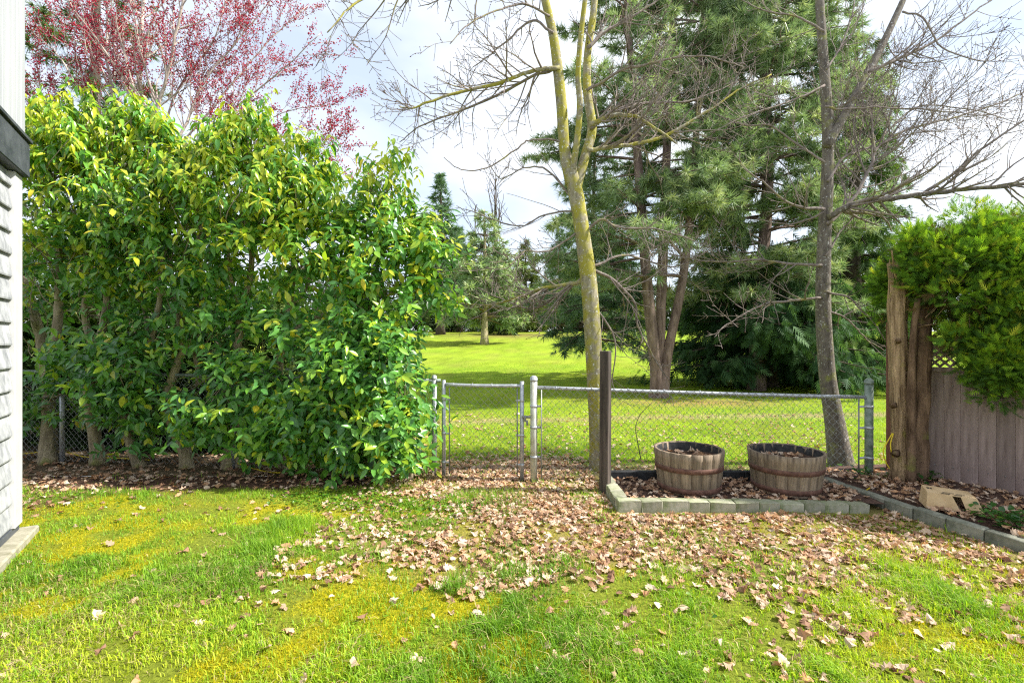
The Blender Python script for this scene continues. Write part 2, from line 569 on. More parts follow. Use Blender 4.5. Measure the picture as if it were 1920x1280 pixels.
g = Geo(); wall_box(g, 0.0, 5.0, -3.0, -0.03, 0.10, 6.0); g.build('wall', M['siding'], house, False)
zz = 0.13; k = 0
while zz < 2.93:
    g = Geo()
    top = min(zz + 0.176, 2.95)
    a0 = 0.175; b0 = 5.0
    def hp(a, o, z):
        p = hu * a + hn * o
        return [p[0], p[1], z]
    Vv = [hp(a0, -0.03, zz), hp(b0, -0.03, zz), hp(b0, 0.012, zz), hp(a0, 0.012, zz), hp(b0, 0.014, zz + 0.012), hp(a0, 0.014, zz + 0.012),
          hp(b0, -0.012, top), hp(a0, -0.012, top), hp(a0, -0.03, top), hp(b0, -0.03, top)]
    g.add(Vv, None, [[0, 1, 2, 3], [3, 2, 4, 5], [5, 4, 6, 7], [7, 6, 9, 8], [8, 9, 1, 0]])
    g.add([Vv[0], Vv[3], Vv[5], Vv[7], Vv[8]], [[0, 1, 2], [0, 2, 3], [0, 3, 4]])
    g.build('siding_board', M['siding'], house, False)
    zz += 0.18
g = Geo(); wall_box(g, 0.0, 0.17, -0.03, 0.03, 0.11, 2.955); g.build('corner_trim', M['trim'], house, False)
g = Geo(); wall_box(g, -0.02, 5.0, -0.4, 0.07, 2.96, 3.24, 0.006); g.build('fascia', M['fascia'], house, False)
g = Geo(); wall_box(g, -0.03, 5.0, -0.4, 0.088, 3.243, 3.275, 0.004); g.build('drip_cap', M['fascia'], house, False)
for i in range(30):
    g = Geo(); a = -0.005 + i * 0.102
    wall_box(g, a, a + 0.096, 0.004, 0.045, 3.28, 6.0, 0.005); g.build('wall_panel', M['upper'], house, False)
g = Geo(); wall_box(g, 0.0, 5.0, -0.4, 0.002, 3.28, 6.0, 0.004); g.build('upper_wall', M['upper'], house, False)
g = Geo(); wall_box(g, -0.06, 5.0, -0.5, 0.12, -0.15, 0.055, 0.012); g.build('foundation_ledge', M['concrete'], house, False)
g = Geo(); wall_box(g, 0.0, 5.0, -0.5, 0.012, 0.056, 0.108, 0.002); g.build('flashing', M['fascia'], house, False)

# ------------------------------------------------------------------ chain link fence and gate
def rodv(geo, x, y, z0, z1, r, sides=14):
    tube(geo, [[x, y, z0], [x, y, (z0 + z1) / 2], [x, y, z1]], r, sides)


def post(parent, name, x, y, h, r, mat, dome=True):
    g = Geo(); rodv(g, x, y, -0.1, h, r); p = g.build(name, mat, parent)
    if dome:
        g = Geo()
        a = np.linspace(0, math.pi / 2, 6)
        tube(g, np.array([[x, y, h - 0.03], [x, y, h]] + [[x, y, h + r * 0.9 * math.sin(t)] for t in a]), np.array([r * 1.1, r * 1.1] + [r * 1.08 * max(math.cos(t), 0.03) for t in a]), 14)
        g.build('cap', M['galv'] if mat != M['greenpost'] else mat, p)
    return p


def chain(geo, A, B, z0f, z1f, r=0.0028, pitch=0.041):
    A, B = np.array(A, float), np.array(B, float)
    L = np.linalg.norm(B - A); d = (B - A) / L; nn = np.array([-d[1], d[0]])
    n = int(L / pitch)
    for i in range(n):
        a0, a1 = i * L / n, (i + 1) * L / n
        za, zb = z0f(a0), z1f(a0)
        m = int((zb - za) / 0.0405)
        k = np.arange(m + 1)
        a = np.where((k + i) % 2 == 0, a0 - 0.002, a1 + 0.002)
        off = np.where((k + i) % 2 == 0, 0.003, -0.003)
        P = np.stack([A[0] + d[0] * a + nn[0] * off, A[1] + d[1] * a + nn[1] * off, za + (zb - za) * k / m], -1)
        P[:, 0] += 0.004 * np.sin(P[:, 2] * 9 + i)
        tube(geo, P, r, 3, cap=False)


def hrail(geo, A, B, za, zb, r):
    A, B = np.array([*A, za], float), np.array([*B, zb], float)
    t = np.linspace(0, 1, 9)[:, None]
    P = A * (1 - t) + B * t
    P[:, 2] -= 0.008 * np.sin(np.linspace(0, math.pi, 9))
    tube(geo, P, r, 12)


def ties(parent, A, B, za, zb, n, r):
    for i in range(n):
        t = (i + 0.5) / n
        p = np.array([A[0] + (B[0] - A[0]) * t, A[1] + (B[1] - A[1]) * t, za + (zb - za) * t])
        a = np.linspace(0, 2 * math.pi, 13)
        d = nrm(np.array([B[0] - A[0], B[1] - A[1]]))
        P = np.stack([p[0] - d[1] * (r + 0.003) * np.cos(a), p[1] + d[0] * (r + 0.003) * np.cos(a), p[2] + (r + 0.003) * np.sin(a)], -1)
        P[:, 0] += np.linspace(-.006, .006, 13)
        g = Geo(); tube(g, P, 0.003, 5); g.build('tie_wire', M['galv'], parent)


# right-hand run between the gate and the brown fence
FR_A, FR_B = (0.25, 5.50), (4.06, 5.46)
fr = thing('chain_link_fence', 'low galvanised chain link fence run behind the two barrels', 'fence')
post(fr, 'gate_post', FR_A[0], FR_A[1], 1.175, 0.040, M['mosspost'])
post(fr, 'end_post', FR_B[0], FR_B[1], 1.145, 0.043, M['greenpost'])
g = Geo(); hrail(g, (0.26, 5.5), (4.05, 5.46), 1.075, 0.965, 0.021); g.build('top_rail', M['galv'], fr)
ties(fr, (0.3, 5.5), (4.0, 5.46), 1.073, 0.966, 9, 0.021)
g = Geo(); chain(g, (0.335, 5.475), (3.93, 5.44), lambda a: 0.06, lambda a: 1.085 - a / 3.6 * 0.105)
o = g.build('wire_mesh', M['wire'], fr, False, 'stuff')
for x, y, h in ((0.335, 5.475, 1.05), (3.93, 5.44, 0.95)):
    g = Geo(); rodv(g, x, y, 0.03, h, 0.008, 6); g.build('tension_bar', M['wire'], fr)
for x, y, px, rr in ((0.25, 5.5, 0.335, 0.044), (4.06, 5.46, 3.93, 0.047)):
    for z in (0.28, 0.62, 0.86):
        g = Geo(); tube(g, [[x, y, z - 0.014], [x, y, z + 0.014]], rr, 14)
        box(g, ((x + px) / 2, y - 0.012, z), (abs(px - x), 0.006, 0.024), 0, 0.001); g.build('tension_band', M['galv'], fr)
g = Geo(); tube(g, catmull([W(1202, 862, 5.42), W(1196, 830, 5.42), W(1192, 800, 5.41), W(1202, 775, 5.42), W(1222, 755, 5.44)], 4), np.linspace(0.006, 0.003, 17), 5)
tag(g.build('dead_vine', M['dark_bark']), 'thin dead brown vine stem climbing the wire left of the barrels', 'vine')

# gate
gate = thing('gate', 'narrow galvanised chain link gate beside the laurel hedge', 'gate')
GA, GB = (-0.805, 5.66), (0.115, 5.535)
g = Geo(); rodv(g, GA[0], GA[1], 0.0, 1.145, 0.023); g.build('hinge_stile', M['galv'], gate)
g = Geo(); rodv(g, GB[0], GB[1], 0.0, 1.14, 0.024); g.build('latch_stile', M['galv'], gate)
g = Geo(); hrail(g, GA, GB, 1.095, 1.09, 0.02); g.build('top_rail', M['galv'], gate)
ties(gate, GA, GB, 1.095, 1.09, 4, 0.02)
gd = nrm(np.array(GB) - np.array(GA))
g = Geo(); chain(g, np.array(GA) + gd * 0.07, np.array(GB) - gd * 0.06, lambda a: 0.07, lambda a: 1.10); g.build('wire_mesh', M['wire'], gate, False, 'stuff')
for p in (np.array(GA) + gd * 0.07, np.array(GB) - gd * 0.055):
    g = Geo(); rodv(g, p[0], p[1] - 0.01, 0.05, 1.06, 0.008, 6); g.build('tension_bar', M['wire'], gate)
for p, sgn in ((GA, 1), (GB, -1)):
    for z in (0.18, 0.52, 0.92):
        g = Geo(); tube(g, [[p[0], p[1], z - 0.013], [p[0], p[1], z + 0.013]], 0.028, 12)
        c = np.array(p) + gd * sgn * 0.035
        box(g, (c[0], c[1] - 0.01, z), (0.075, 0.008, 0.022), math.atan2(gd[1], gd[0]), 0.001); g.build('hinge_band', M['galv'], gate)
g = Geo()
box(g, (0.175, 5.50, 0.735), (0.13, 0.012, 0.03), 0, 0.003); box(g, (0.15, 5.49, 0.72), (0.022, 0.022, 0.075), 0, 0.004)
tube(g, [[0.17, 5.485, 0.70], [0.175, 5.485, 0.64]], 0.012, 8)
g.build('latch', M['wire'], gate)

# run behind the laurels
fl = thing('chain_link_fence', 'dull chain link fence run half hidden behind the laurel trunks', 'fence')
FA, FB = (-8.6, 6.62), (-0.86, 5.78)
g = Geo(); hrail(g, FA, FB, 1.24, 1.13, 0.021); g.build('top_rail', M['greenpost'], fl)
for t in (0.03, 0.345, 0.655, 0.99):
    post(fl, 'line_post', FA[0] + (FB[0] - FA[0]) * t, FA[1] + (FB[1] - FA[1]) * t, 1.27 - 0.1 * t, 0.03, M['galv'])
g = Geo(); chain(g, (FA[0], FA[1] - .025), (FB[0], FB[1] - .025), lambda a: 0.03, lambda a: 1.22 - a / 7.8 * 0.1); g.build('wire_mesh', M['wire'], fl, False, 'stuff')

# ------------------------------------------------------------------ dark square post
g = Geo(); box(g, (0, 0, 0.70), (0.098, 0.098, 1.60), 0.0, 0.006)
o = g.build('square_post', M['darkpost'], None, False)
o.location = (0.985, 5.08, 0); o.rotation_euler = (0, 0.004, math.radians(-32))
tag(o, 'dark stained square timber post standing alone in front of the fence', 'post')

# ------------------------------------------------------------------ planting bed: edging, mulch
bed = thing('bed_edging', 'border of mossy concrete blocks around the two barrels', 'edging', (1.0, 4.5, 0))
blk = []
bx0, bx1, nb = 0.985, 3.36, 11
BW = np.array([random.uniform(0.8, 1.2) for _ in range(nb)]); BW = BW / BW.sum()
for i in range(nb):
    t = i / (nb - 1)
    w = BW[i] * (bx1 - bx0)
    x = bx0 + (sum(BW[:i]) + BW[i] / 2) * (bx1 - bx0)
    blk.append(((x, 4.52 + 0.05 * t + random.uniform(-.006, .006), 0.055 - 0.052 * t + random.uniform(-.004, .004)), (w - 0.003, 0.115, 0.13), random.uniform(-.03, .03)))
for i in range(4):
    blk.append(((1.045 + random.uniform(-.01, .01), 4.70 + i * 0.215, 0.045 - 0.006 * i), (0.125, 0.205, 0.14), random.uniform(-.04, .04)))
for p, s, rz in blk:
    g = Geo(); box(g, (0, 0, 0), s, 0, 0.005)
    g.V[0] += (RNG.random(g.V[0].shape) - 0.5) * 0.011
    o = g.build('block', M['block'], bed, False); o.location = (p[0] - 1.0, p[1] - 4.5, p[2]); o.rotation_euler = (random.uniform(-.02, .02), random.uniform(-.02, .02), rz)

be = thing('curved_edging', 'low grey green edging strip curving toward the camera at right', 'edging', (3.55, 5.3, 0))
cp = catmull([[3.50, 5.38, 0.03], [3.56, 4.95, 0.03], [3.63, 4.50, 0.04], [3.75, 4.05, 0.04], [3.90, 3.62, 0.04], [4.08, 3.15, 0.04], [4.3, 2.7, 0.04]], 6)
cl = np.concatenate([[0], np.cumsum(np.linalg.norm(np.diff(cp, axis=0), axis=1))])
for i in range(int(cl[-1] / 0.26)):
    s0 = (i + 0.5) * 0.26
    p = np.array([np.interp(s0, cl, cp[:, j]) for j in range(3)]); p2 = np.array([np.interp(s0 + .05, cl, cp[:, j]) for j in range(3)])
    d = p2 - p
    g = Geo(); box(g, (0, 0, 0), (0.254, 0.095, 0.14), 0, 0.010); g.V[0] += (RNG.random(g.V[0].shape) - 0.5) * 0.006
    o = g.build('block', M['timber'], be, False); o.location = (p[0] - 3.55, p[1] - 5.3, p[2] + random.uniform(-.006, .006) - 0.01); o.rotation_euler = (0, random.uniform(-.02, .02), math.atan2(d[1], d[0]))

g = Geo()
for a, b in ((1.02, 1.78), (1.785, 2.6), (2.605, 3.42)):
    gg = Geo(); box(gg, ((a + b) / 2, 5.395 - 0.0, 0.075), (b - a - 0.004, 0.07, 0.15), 0, 0.008)
    if a == 1.02:
        bt = thing('timber_edging', 'black timber lying along the fence foot behind the barrels', 'edging', (0, 0, 0))
    gg.build('timber', M['blacktimber'], bt, False)

g = Geo()
V, q = grid(np.linspace(1.0, 3.55, 60), np.linspace(4.56, 5.42, 30), lambda x, y: 0.055 + 0.03 * (fbm(x * 4, y * 4, 71) - 0.5))
g.add(V, None, q); g.build('mulch_bed', M['soil'], None, True, 'structure')
g = Geo()
V, q = grid(np.linspace(0, 1, 40), np.linspace(2.6, 5.9, 80), lambda x, y: 0 * x)
ex = np.interp(V[:, 1], cp[::-1, 1], cp[::-1, 0]) + 0.02
V[:, 0] = ex + V[:, 0] * 2.6
V[:, 2] = 0.05 + 0.05 * sst(0, 1.2, V[:, 0] - ex) + 0.05 * (fbm(V[:, 0] * 3, V[:, 1] * 3, 73) - 0.5)
g.add(V, None, q); g.build('shrub_bed', M['soil'], None, True, 'structure')


# ------------------------------------------------------------------ half barrels
def barrel(label, x, y, rz, h, rt, rb):
    h -= 0.015
    root = thing('half_barrel', label, 'planter', (x, y, 0.062), 'half barrel planters in the bed')
    root.rotation_euler = (0, 0, rz)
    ns = 20
    prof = lambda t: rb + (rt - rb) * (1.15 * t - 0.15 * t * t)
    zs = np.linspace(0, h, 7)
    for i in range(ns):
        g = Geo()
        a0, a1 = -math.pi / ns + 0.0025, math.pi / ns - 0.0025
        aa = np.linspace(a0, a1, 4)
        dz = random.uniform(-.003, .003); dr = random.uniform(-.002, .002)
        out = np.array([[[(prof(z / h) + dr - (0.003 if k in (0, 3) else 0)) * math.cos(a), (prof(z / h) + dr - (0.003 if k in (0, 3) else 0)) * math.sin(a), z + (dz if z == h else 0)] for k, a in enumerate(aa)] for z in zs])
        inn = out.copy(); inn[..., :2] *= (1 - 0.026 / prof(0.6))
        V = np.concatenate([out.reshape(-1, 3), inn.reshape(-1, 3)])
        n = 28; q = []
        for r_ in range(6):
            for k in range(3):
                b_ = r_ * 4 + k
                q.append([b_, b_ + 1, b_ + 5, b_ + 4]); q.append([n + b_, n + b_ + 4, n + b_ + 5, n + b_ + 1])
            for k in (0, 3):
                b_ = r_ * 4 + k; qq = [b_, b_ + 4, n + b_ + 4, n + b_]
                q.append(qq if k == 0 else qq[::-1])
        for k in range(3):
            b_ = 24 + k; q.append([b_, b_ + 1, n + b_ + 1, n + b_])
        g.add(V, None, q)
        o = g.build('stave', M['stave'], root, True); o.rotation_euler = (0, 0, 2 * math.pi * i / ns)
    for z, hh in ((h * 0.60, 0.052), (h * 0.125, 0.055)):
        g = Geo(); a = np.linspace(0, 2 * math.pi, 49)
        V = []
        for zz_, o_ in ((z - hh / 2, 0.001), (z - hh / 2 + .002, 0.006), (z + hh / 2 - .002, 0.006), (z + hh / 2, 0.001)):
            r_ = prof(zz_ / h) + o_
            V += [[r_ * math.cos(t), r_ * math.sin(t), zz_ + 0.004 * math.sin(t + z * 9)] for t in a]
        q = [[r_ * 49 + k, r_ * 49 + k + 1, (r_ + 1) * 49 + k + 1, (r_ + 1) * 49 + k] for r_ in range(3) for k in range(48)]
        g.add(V, None, q); hp_ = g.build('hoop', M['hoop'], root)
        for aa in (-1.9, -1.78):
            g = Geo(); r_ = prof(z / h) + 0.006
            tube(g, [[r_ * math.cos(aa), r_ * math.sin(aa), z], [(r_ + .004) * math.cos(aa), (r_ + .004) * math.sin(aa), z]], [0.008, 0.005], 8); g.build('rivet', M['hoop'], hp_)
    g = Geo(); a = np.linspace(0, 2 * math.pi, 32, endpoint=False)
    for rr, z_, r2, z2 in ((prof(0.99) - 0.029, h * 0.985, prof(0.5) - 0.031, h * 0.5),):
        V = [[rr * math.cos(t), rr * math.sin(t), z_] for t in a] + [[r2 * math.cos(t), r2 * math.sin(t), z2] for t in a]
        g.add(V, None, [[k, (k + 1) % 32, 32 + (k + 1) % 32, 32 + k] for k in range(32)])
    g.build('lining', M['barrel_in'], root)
    g = Geo(); R_ = np.linspace(0, prof(0.75) - 0.034, 9); V = []
    for r_ in R_:
        for t in a:
            V.append([r_ * math.cos(t), r_ * math.sin(t), h * 0.76 + 0.05 * (vnoise(r_ * math.cos(t) * 9 + x * 5, r_ * math.sin(t) * 9, 3) - 0.3)])
    g.add(V, None, [[i * 32 + k, i * 32 + (k + 1) % 32, (i + 1) * 32 + (k + 1) % 32, (i + 1) * 32 + k] for i in range(8) for k in range(32)])
    g.build('soil', M['shaft'], root)
    return root, h * 0.8


barrel('weathered oak half barrel, the left one nearer the dark post', 1.85, 5.03, 0.2, 0.44, 0.352, 0.305)
barrel('weathered oak half barrel, the right one nearer the grey tree trunk', 2.86, 5.02, 0.95, 0.42, 0.365, 0.315)

# ------------------------------------------------------------------ brown board fence at the right
bfA = np.array([4.50, 5.52]); bfd = nrm(np.array([0.535, -0.845])); bfn = np.array([-bfd[1], bfd[0]])
bf = thing('board_fence', 'faded brown vertical board fence with lattice top under the thuja', 'fence', (bfA[0], bfA[1], 0))
ang = math.atan2(bfd[1], bfd[0])
for i in range(16):
    g = Geo(); c = bfd * (0.16 + i * 0.136)
    box(g, (0, 0, 0.62), (0.1352, 0.02, 1.30), 0, 0.004)
    o = g.build('board', M['board'], bf, False); o.location = (c[0], c[1], random.uniform(-.004, .004)); o.rotation_euler = (0, 0, ang + random.uniform(-.01, .01))
for i in range(14):
    for z in (0.25, 1.12):
        c = bfd * (0.16 + i * 0.136 + random.uniform(-.01, .01)) - bfn * 0.012
        g = Geo(); tube(g, [c.tolist() + [z], (c - bfn * .003).tolist() + [z]], [0.006, 0.005], 7); g.build('nail_head', M['wire'], bf)
for z, hh in ((1.295, 0.05), (1.62, 0.05)):
    g = Geo(); c = bfd * 1.18 - bfn * 0.004; box(g, (c[0], c[1], z), (2.2, 0.055, hh), ang, 0.004); g.build('rail', M['board'], bf, False)
for i in range(26):
    for s in (-1, 1):
        g = Geo(); c = bfd * (0.2 + i * 0.085) + bfn * (0.006 * s)
        ca, sa = math.cos(s * 0.785), math.sin(s * 0.785)
        t = np.array([[ca, 0, sa], [0, 1, 0], [-sa, 0, ca]])
        box(g, (c[0], c[1], 1.457), (0.025, 0.007, 0.385), ang, 0.001, None, t); g.build('lattice_slat', M['board'], bf, False)
g = Geo(); box(g, (0.16, -0.12, 0.9), (0.1, 0.1, 1.86), ang, 0.005)
g.build('fence_post', M['redpost'], bf, False).location = (-0.14, 0.30, 0)
g = Geo(); c = bfd * 2.28; box(g, (c[0], c[1], 0.85), (0.1, 0.1, 1.76), ang, 0.005); g.build('fence_post', M['redpost'], bf, False)

# ------------------------------------------------------------------ bare tree growth
def grow(geo, buds, p, d, L, r, lvl, up=0.05, kink=0.16, dens=5.0, minr=0.0022, budp=0.8, bend=None, ratio=(0.35, 0.62), sp=(0.5, 1.0)):
    n = max(4, int(L / 0.11))
    P = [np.array(p, float)]
    d = nrm(np.array(d, float))
    ax = RNG.normal(size=3) * kink * 0.35
    for i in range(n):
        d = nrm(d + RNG.normal(size=3) * kink * 0.5 + ax * 0.25 + np.array([0, 0, up]))
        P.append(P[-1] + d * L / n)
    P = np.array(P)
    rad = np.maximum(r * (1 - 0.72 * np.linspace(0, 1, len(P)) ** 0.9), minr)
    tube(geo, P, rad, 6 if r > 0.018 else (5 if r > 0.009 else 3), cap=False)
    sprout(geo, buds, P, rad, lvl, up, kink, dens, minr, budp, 0.22, ratio, sp)


def sprout(geo, buds, P, rad, lvl, up, kink, dens, minr, budp, t0=0.2, ratio=(0.35, 0.62), sp=(0.5, 1.0), Lref=None):
    seg = np.linalg.norm(np.diff(P, axis=0), axis=1)
    L = seg.sum()
    if lvl > 0:
        m = max(2, int(L * dens * RNG.uniform(0.8, 1.2)))
        for t in np.sort(RNG.uniform(t0, 0.98, m)):
            k = min(int(t * (len(P) - 1)), len(P) - 2)
            dd = nrm(P[k + 1] - P[k])
            s = nrm(np.cross(dd, RNG.normal(size=3)) + np.array([0, 0, 0.25]))
            a = RNG.uniform(*sp)
            nd = nrm(dd * math.cos(a) + s * math.sin(a))
            nl = (Lref or L) * RNG.uniform(*ratio) * (1 - 0.45 * t)
            if nl > 0.07:
                grow(geo, buds, P[k] * (1 - (t * (len(P) - 1) - k)) + P[k + 1] * (t * (len(P) - 1) - k), nd, nl, max(rad[k] * 0.55, minr), lvl - 1, up, kink, dens, minr, budp, None, ratio, sp)
    if buds is not None and RNG.random() < budp:
        buds.append((P[-1], nrm(P[-1] - P[-2])))
        for k in range(1, len(P) - 1):
            if rad[k] < 0.009 and RNG.random() < (0.85 if budp >= 1 else budp * 0.35):
                buds.append((P[k], nrm(rand_dirs(1)[0] + nrm(P[k + 1] - P[k]))))


BUD_V = np.array([[.34, .25, 0], [-.18, .25, .31], [-.18, .25, -.31], [0, 1, 0]], float)
BUD_T = np.array([[0, 2, 1], [3, 0, 1], [3, 1, 2], [3, 2, 0]])


def put_buds(parent, name, buds, size, cols, mat):
    if not buds:
        return
    g = Geo()
    pos = np.array([b[0] for b in buds]); d = np.array([b[1] for b in buds])
    n = len(pos)
    stamp(g, BUD_V, BUD_T, pos, frames(d, rand_dirs(n)), RNG.uniform(*size, n), np.array(cols)[RNG.integers(0, len(cols), n)])
    g.build(name, mat, parent, True, 'stuff')


def pxpath(pts, Y, dY=0.0, per=5):
    n = len(pts)
    return catmull([W(p[0], p[1], (p[2] if len(p) > 2 else Y + dY * (i / (n - 1)))) for i, p in enumerate(pts)], per)


def limb_tree(name, label, base, trunks, limbs, mat_t, mat_l, twigkw, group=None):
    root = thing(name, label, 'tree', base, group)
    off = np.array(base, float)
    tw, buds = Geo(), []
    for pts, Y, dY, r0, r1, rough, flare in trunks:
        P = pxpath(pts, Y, dY, 7)
        rad = np.linspace(r0, r1, len(P))
        if flare:
            rad = rad * (1 + flare * np.exp(-np.linspace(0, 14, len(P))))
        g = Geo(); tube(g, P - off, rad, 16, rough=rough)
        g.build('trunk', mat_t, root)
    for i, (pts, Y, dY, r0, r1, lvl) in enumerate(limbs):
        P = pxpath(pts, Y, dY, 6)
        P[2:] += np.cumsum(RNG.normal(size=P[2:].shape) * 0.006, axis=0)
        rad = np.linspace(r0, r1, len(P))
        g = Geo(); tube(g, P - off, rad, 8, rough=0.05); g.build('limb', mat_l[0] if r0 > 0.026 else mat_l[1], root)
        sprout(tw, buds, P - off, rad, lvl, **twigkw)
    tw.build('twigs', M['twig'], root, True, 'stuff')
    put_buds(root, 'buds', buds, (0.012, 0.026), [(0.10, 0.06, 0.06), (0.16, 0.09, 0.07)], M['bud'])
    return root


KW = dict(up=0.045, kink=0.20, dens=12.0, minr=0.003, budp=0.85, t0=0.08, ratio=(0.18, 0.50), sp=(0.5, 1.15))
Y1 = 5.98
limb_tree('maple_tree', 'mossy pale forked bare maple with lichen spots, rising behind the dark post', W(1122, 882, Y1),
    [([(1124, 895), (1120, 800), (1113, 660), (1106, 550), (1094, 450), (1082, 375), (1069, 318)], Y1, 0, 0.108, 0.09, 0.06, 0.35),
     ([(1072, 345), (1059, 285), (1053, 200), (1046, 130), (1036, 60), (1018, -20), (1000, -140)], Y1, 0.1, 0.078, 0.045, 0.06, 0),
     ([(1078, 360), (1098, 290), (1110, 240), (1101, 170), (1102, 100), (1112, 30), (1120, -60), (1126, -160)], Y1, 0.35, 0.066, 0.036, 0.06, 0),
     ([(1074, 318), (1081, 270), (1087, 200), (1084, 140), (1090, 60), (1102, -40), (1110, -120)], Y1 - 0.05, -0.3, 0.042, 0.025, 0.06, 0)],
    [([(1049, 128), (1000, 130), (950, 142), (880, 165), (810, 187), (770, 203), (745, 200)], Y1, -0.5, 0.030, 0.007, 2),
     ([(1045, 128), (990, 146), (920, 182), (850, 208), (790, 232), (752, 262)], Y1, 0.4, 0.022, 0.006, 2),
     ([(1037, 62), (1000, 42), (960, 72), (925, 105), (895, 122)], Y1, 0.3, 0.018, 0.006, 2),
     ([(1030, 30), (990, 15), (940, 25), (880, 50), (840, 90)], Y1, -0.7, 0.016, 0.005, 2),
     ([(1012, -40), (900, -45), (800, -30), (720, -15), (660, 5), (615, 50)], Y1, -1.0, 0.03, 0.006, 2),
     ([(1106, 235), (1140, 218), (1180, 214), (1215, 225), (1270, 262)], Y1, -0.3, 0.034, 0.010, 2),
     ([(1100, 282), (1150, 276), (1230, 257), (1300, 222), (1380, 170), (1440, 140)], Y1, 0.5, 0.030, 0.008, 2),
     ([(1108, 240), (1150, 208), (1210, 192), (1300, 185), (1390, 150)], Y1, 0.8, 0.026, 0.007, 2),
     ([(1102, 90), (1140, 60), (1200, 25), (1260, -20)], Y1, 0.3, 0.026, 0.01, 2),
     ([(1100, 170), (1160, 130), (1230, 110), (1310, 100), (1390, 120)], Y1, -0.6, 0.02, 0.006, 2),
     ([(1094, 440), (1130, 412), (1165, 428), (1230, 430), (1300, 452)], Y1, -0.4, 0.018, 0.006, 2),
     ([(1104, 525), (1060, 535), (1010, 540), (950, 562), (890, 572), (815, 556)], Y1, 0.7, 0.030, 0.007, 2),
     ([(1103, 515), (1060, 545), (1000, 585), (940, 572), (890, 548)], Y1, 1.2, 0.022, 0.006, 2),
     ([(1110, 505), (1150, 525), (1188, 565), (1196, 620), (1230, 690), (1250, 720)], Y1, 0.5, 0.022, 0.006, 2),
     ([(1108, 500), (1180, 480), (1260, 500), (1330, 470)], Y1, 0.9, 0.018, 0.005, 2),
     ([(1078, 380), (1030, 320), (985, 312), (940, 335), (915, 300)], Y1, 0.2, 0.014, 0.004, 1),
     ([(1066, 265), (1010, 264), (980, 272), (915, 311), (870, 312), (840, 292)], Y1, -0.2, 0.014, 0.004, 0),
     ([(1080, 395), (1020, 402), (975, 420), (930, 405), (890, 385), (858, 372)], Y1, 0.3, 0.012, 0.004, 1),
     ([(1090, 430), (1030, 470), (985, 470), (950, 500), (910, 495)], Y1, -0.4, 0.013, 0.004, 2),
     ([(1108, 560), (1155, 640), (1150, 720), (1165, 755)], Y1, 0.2, 0.012, 0.004, 1)],
    M['maple_bark'], (M['maple_bark'], M['twig']), KW)

Y2 = 6.2
KW2 = dict(KW, up=0.055, dens=11.0)
limb_tree('maple_tree', 'grey straight bare maple trunk right of the barrels, limb reaching right', W(1574, 876, Y2),
    [([(1582, 892), (1566, 800), (1550, 690), (1543, 560), (1546, 450), (1551, 340), (1552, 240), (1545, 130), (1538, 20), (1530, -110)], Y2, 0.2, 0.108, 0.045, 0.05, 0.7),
     ([(1550, 275), (1600, 185), (1640, 112), (1672, 48), (1702, -20), (1740, -120)], Y2 + 0.05, 0.4, 0.058, 0.03, 0.05, 0)],
    [([(1552, 408), (1600, 386), (1650, 376), (1720, 363), (1800, 352), (1920, 342), (2030, 325)], Y2, -0.8, 0.042, 0.016, 2),
     ([(1732, 362), (1790, 320), (1850, 272), (1930, 222), (2000, 190)], Y2 - 0.4, -0.3, 0.02, 0.008, 2),
     ([(1552, 420), (1598, 378), (1632, 318), (1644, 280), (1700, 250), (1780, 228), (1880, 190), (1960, 150)], Y2, 0.5, 0.026, 0.007, 2),
     ([(1640, 285), (1634, 225), (1640, 180), (1680, 120), (1740, 60)], Y2, 0.7, 0.014, 0.005, 2),
     ([(1630, 135), (1690, 105), (1740, 78), (1800, 32), (1860, -15)], Y2, 0.2, 0.022, 0.008, 2),
     ([(1692, 22), (1725, 35), (1760, 90), (1830, 112), (1880, 100)], Y2, -0.5, 0.013, 0.005, 2),
     ([(1552, 340), (1590, 290), (1640, 270), (1720, 200), (1820, 205), (1900, 230)], Y2, 0.9, 0.018, 0.005, 2),
     ([(1546, 200), (1590, 202), (1660, 196), (1760, 200), (1850, 210)], Y2, -0.4, 0.014, 0.005, 2),
     ([(1550, 130), (1580, 80), (1600, 20), (1615, -40)], Y2, 0.3, 0.014, 0.006, 2),
     ([(1545, 392), (1500, 388), (1470, 378), (1430, 345), (1390, 322)], Y2, -0.5, 0.022, 0.006, 2),
     ([(1545, 398), (1505, 415), (1465, 422), (1420, 410)], Y2, 0.4, 0.016, 0.005, 2),
     ([(1546, 305), (1500, 270), (1450, 235), (1400, 235), (1330, 210)], Y2, 0.5, 0.017, 0.005, 2),
     ([(1546, 160), (1490, 190), (1420, 215), (1340, 250)], Y2, -0.3, 0.015, 0.005, 2),
     ([(1542, 498), (1480, 494), (1420, 488), (1340, 492), (1270, 478), (1200, 440)], Y2, 0.7, 0.02, 0.005, 2),
     ([(1541, 558), (1470, 562), (1420, 570), (1370, 600), (1340, 625)], Y2, -0.5, 0.018, 0.005, 2),
     ([(1545, 545), (1590, 560), (1625, 592), (1655, 640)], Y2, -0.3, 0.016, 0.005, 2),
     ([(1545, 580), (1590, 598), (1625, 630), (1660, 650)], Y2, 0.2, 0.014, 0.005, 1),
     ([(1548, 480), (1580, 430), (1610, 400), (1625, 395)], Y2, 0.4, 0.014, 0.004, 2),
     ([(1546, 60), (1490, 30), (1430, 20), (1370, -10)], Y2, 0.2, 0.016, 0.005, 2)],
    M['maple_bark2'], (M['maple_bark2'], M['twig']), KW2)

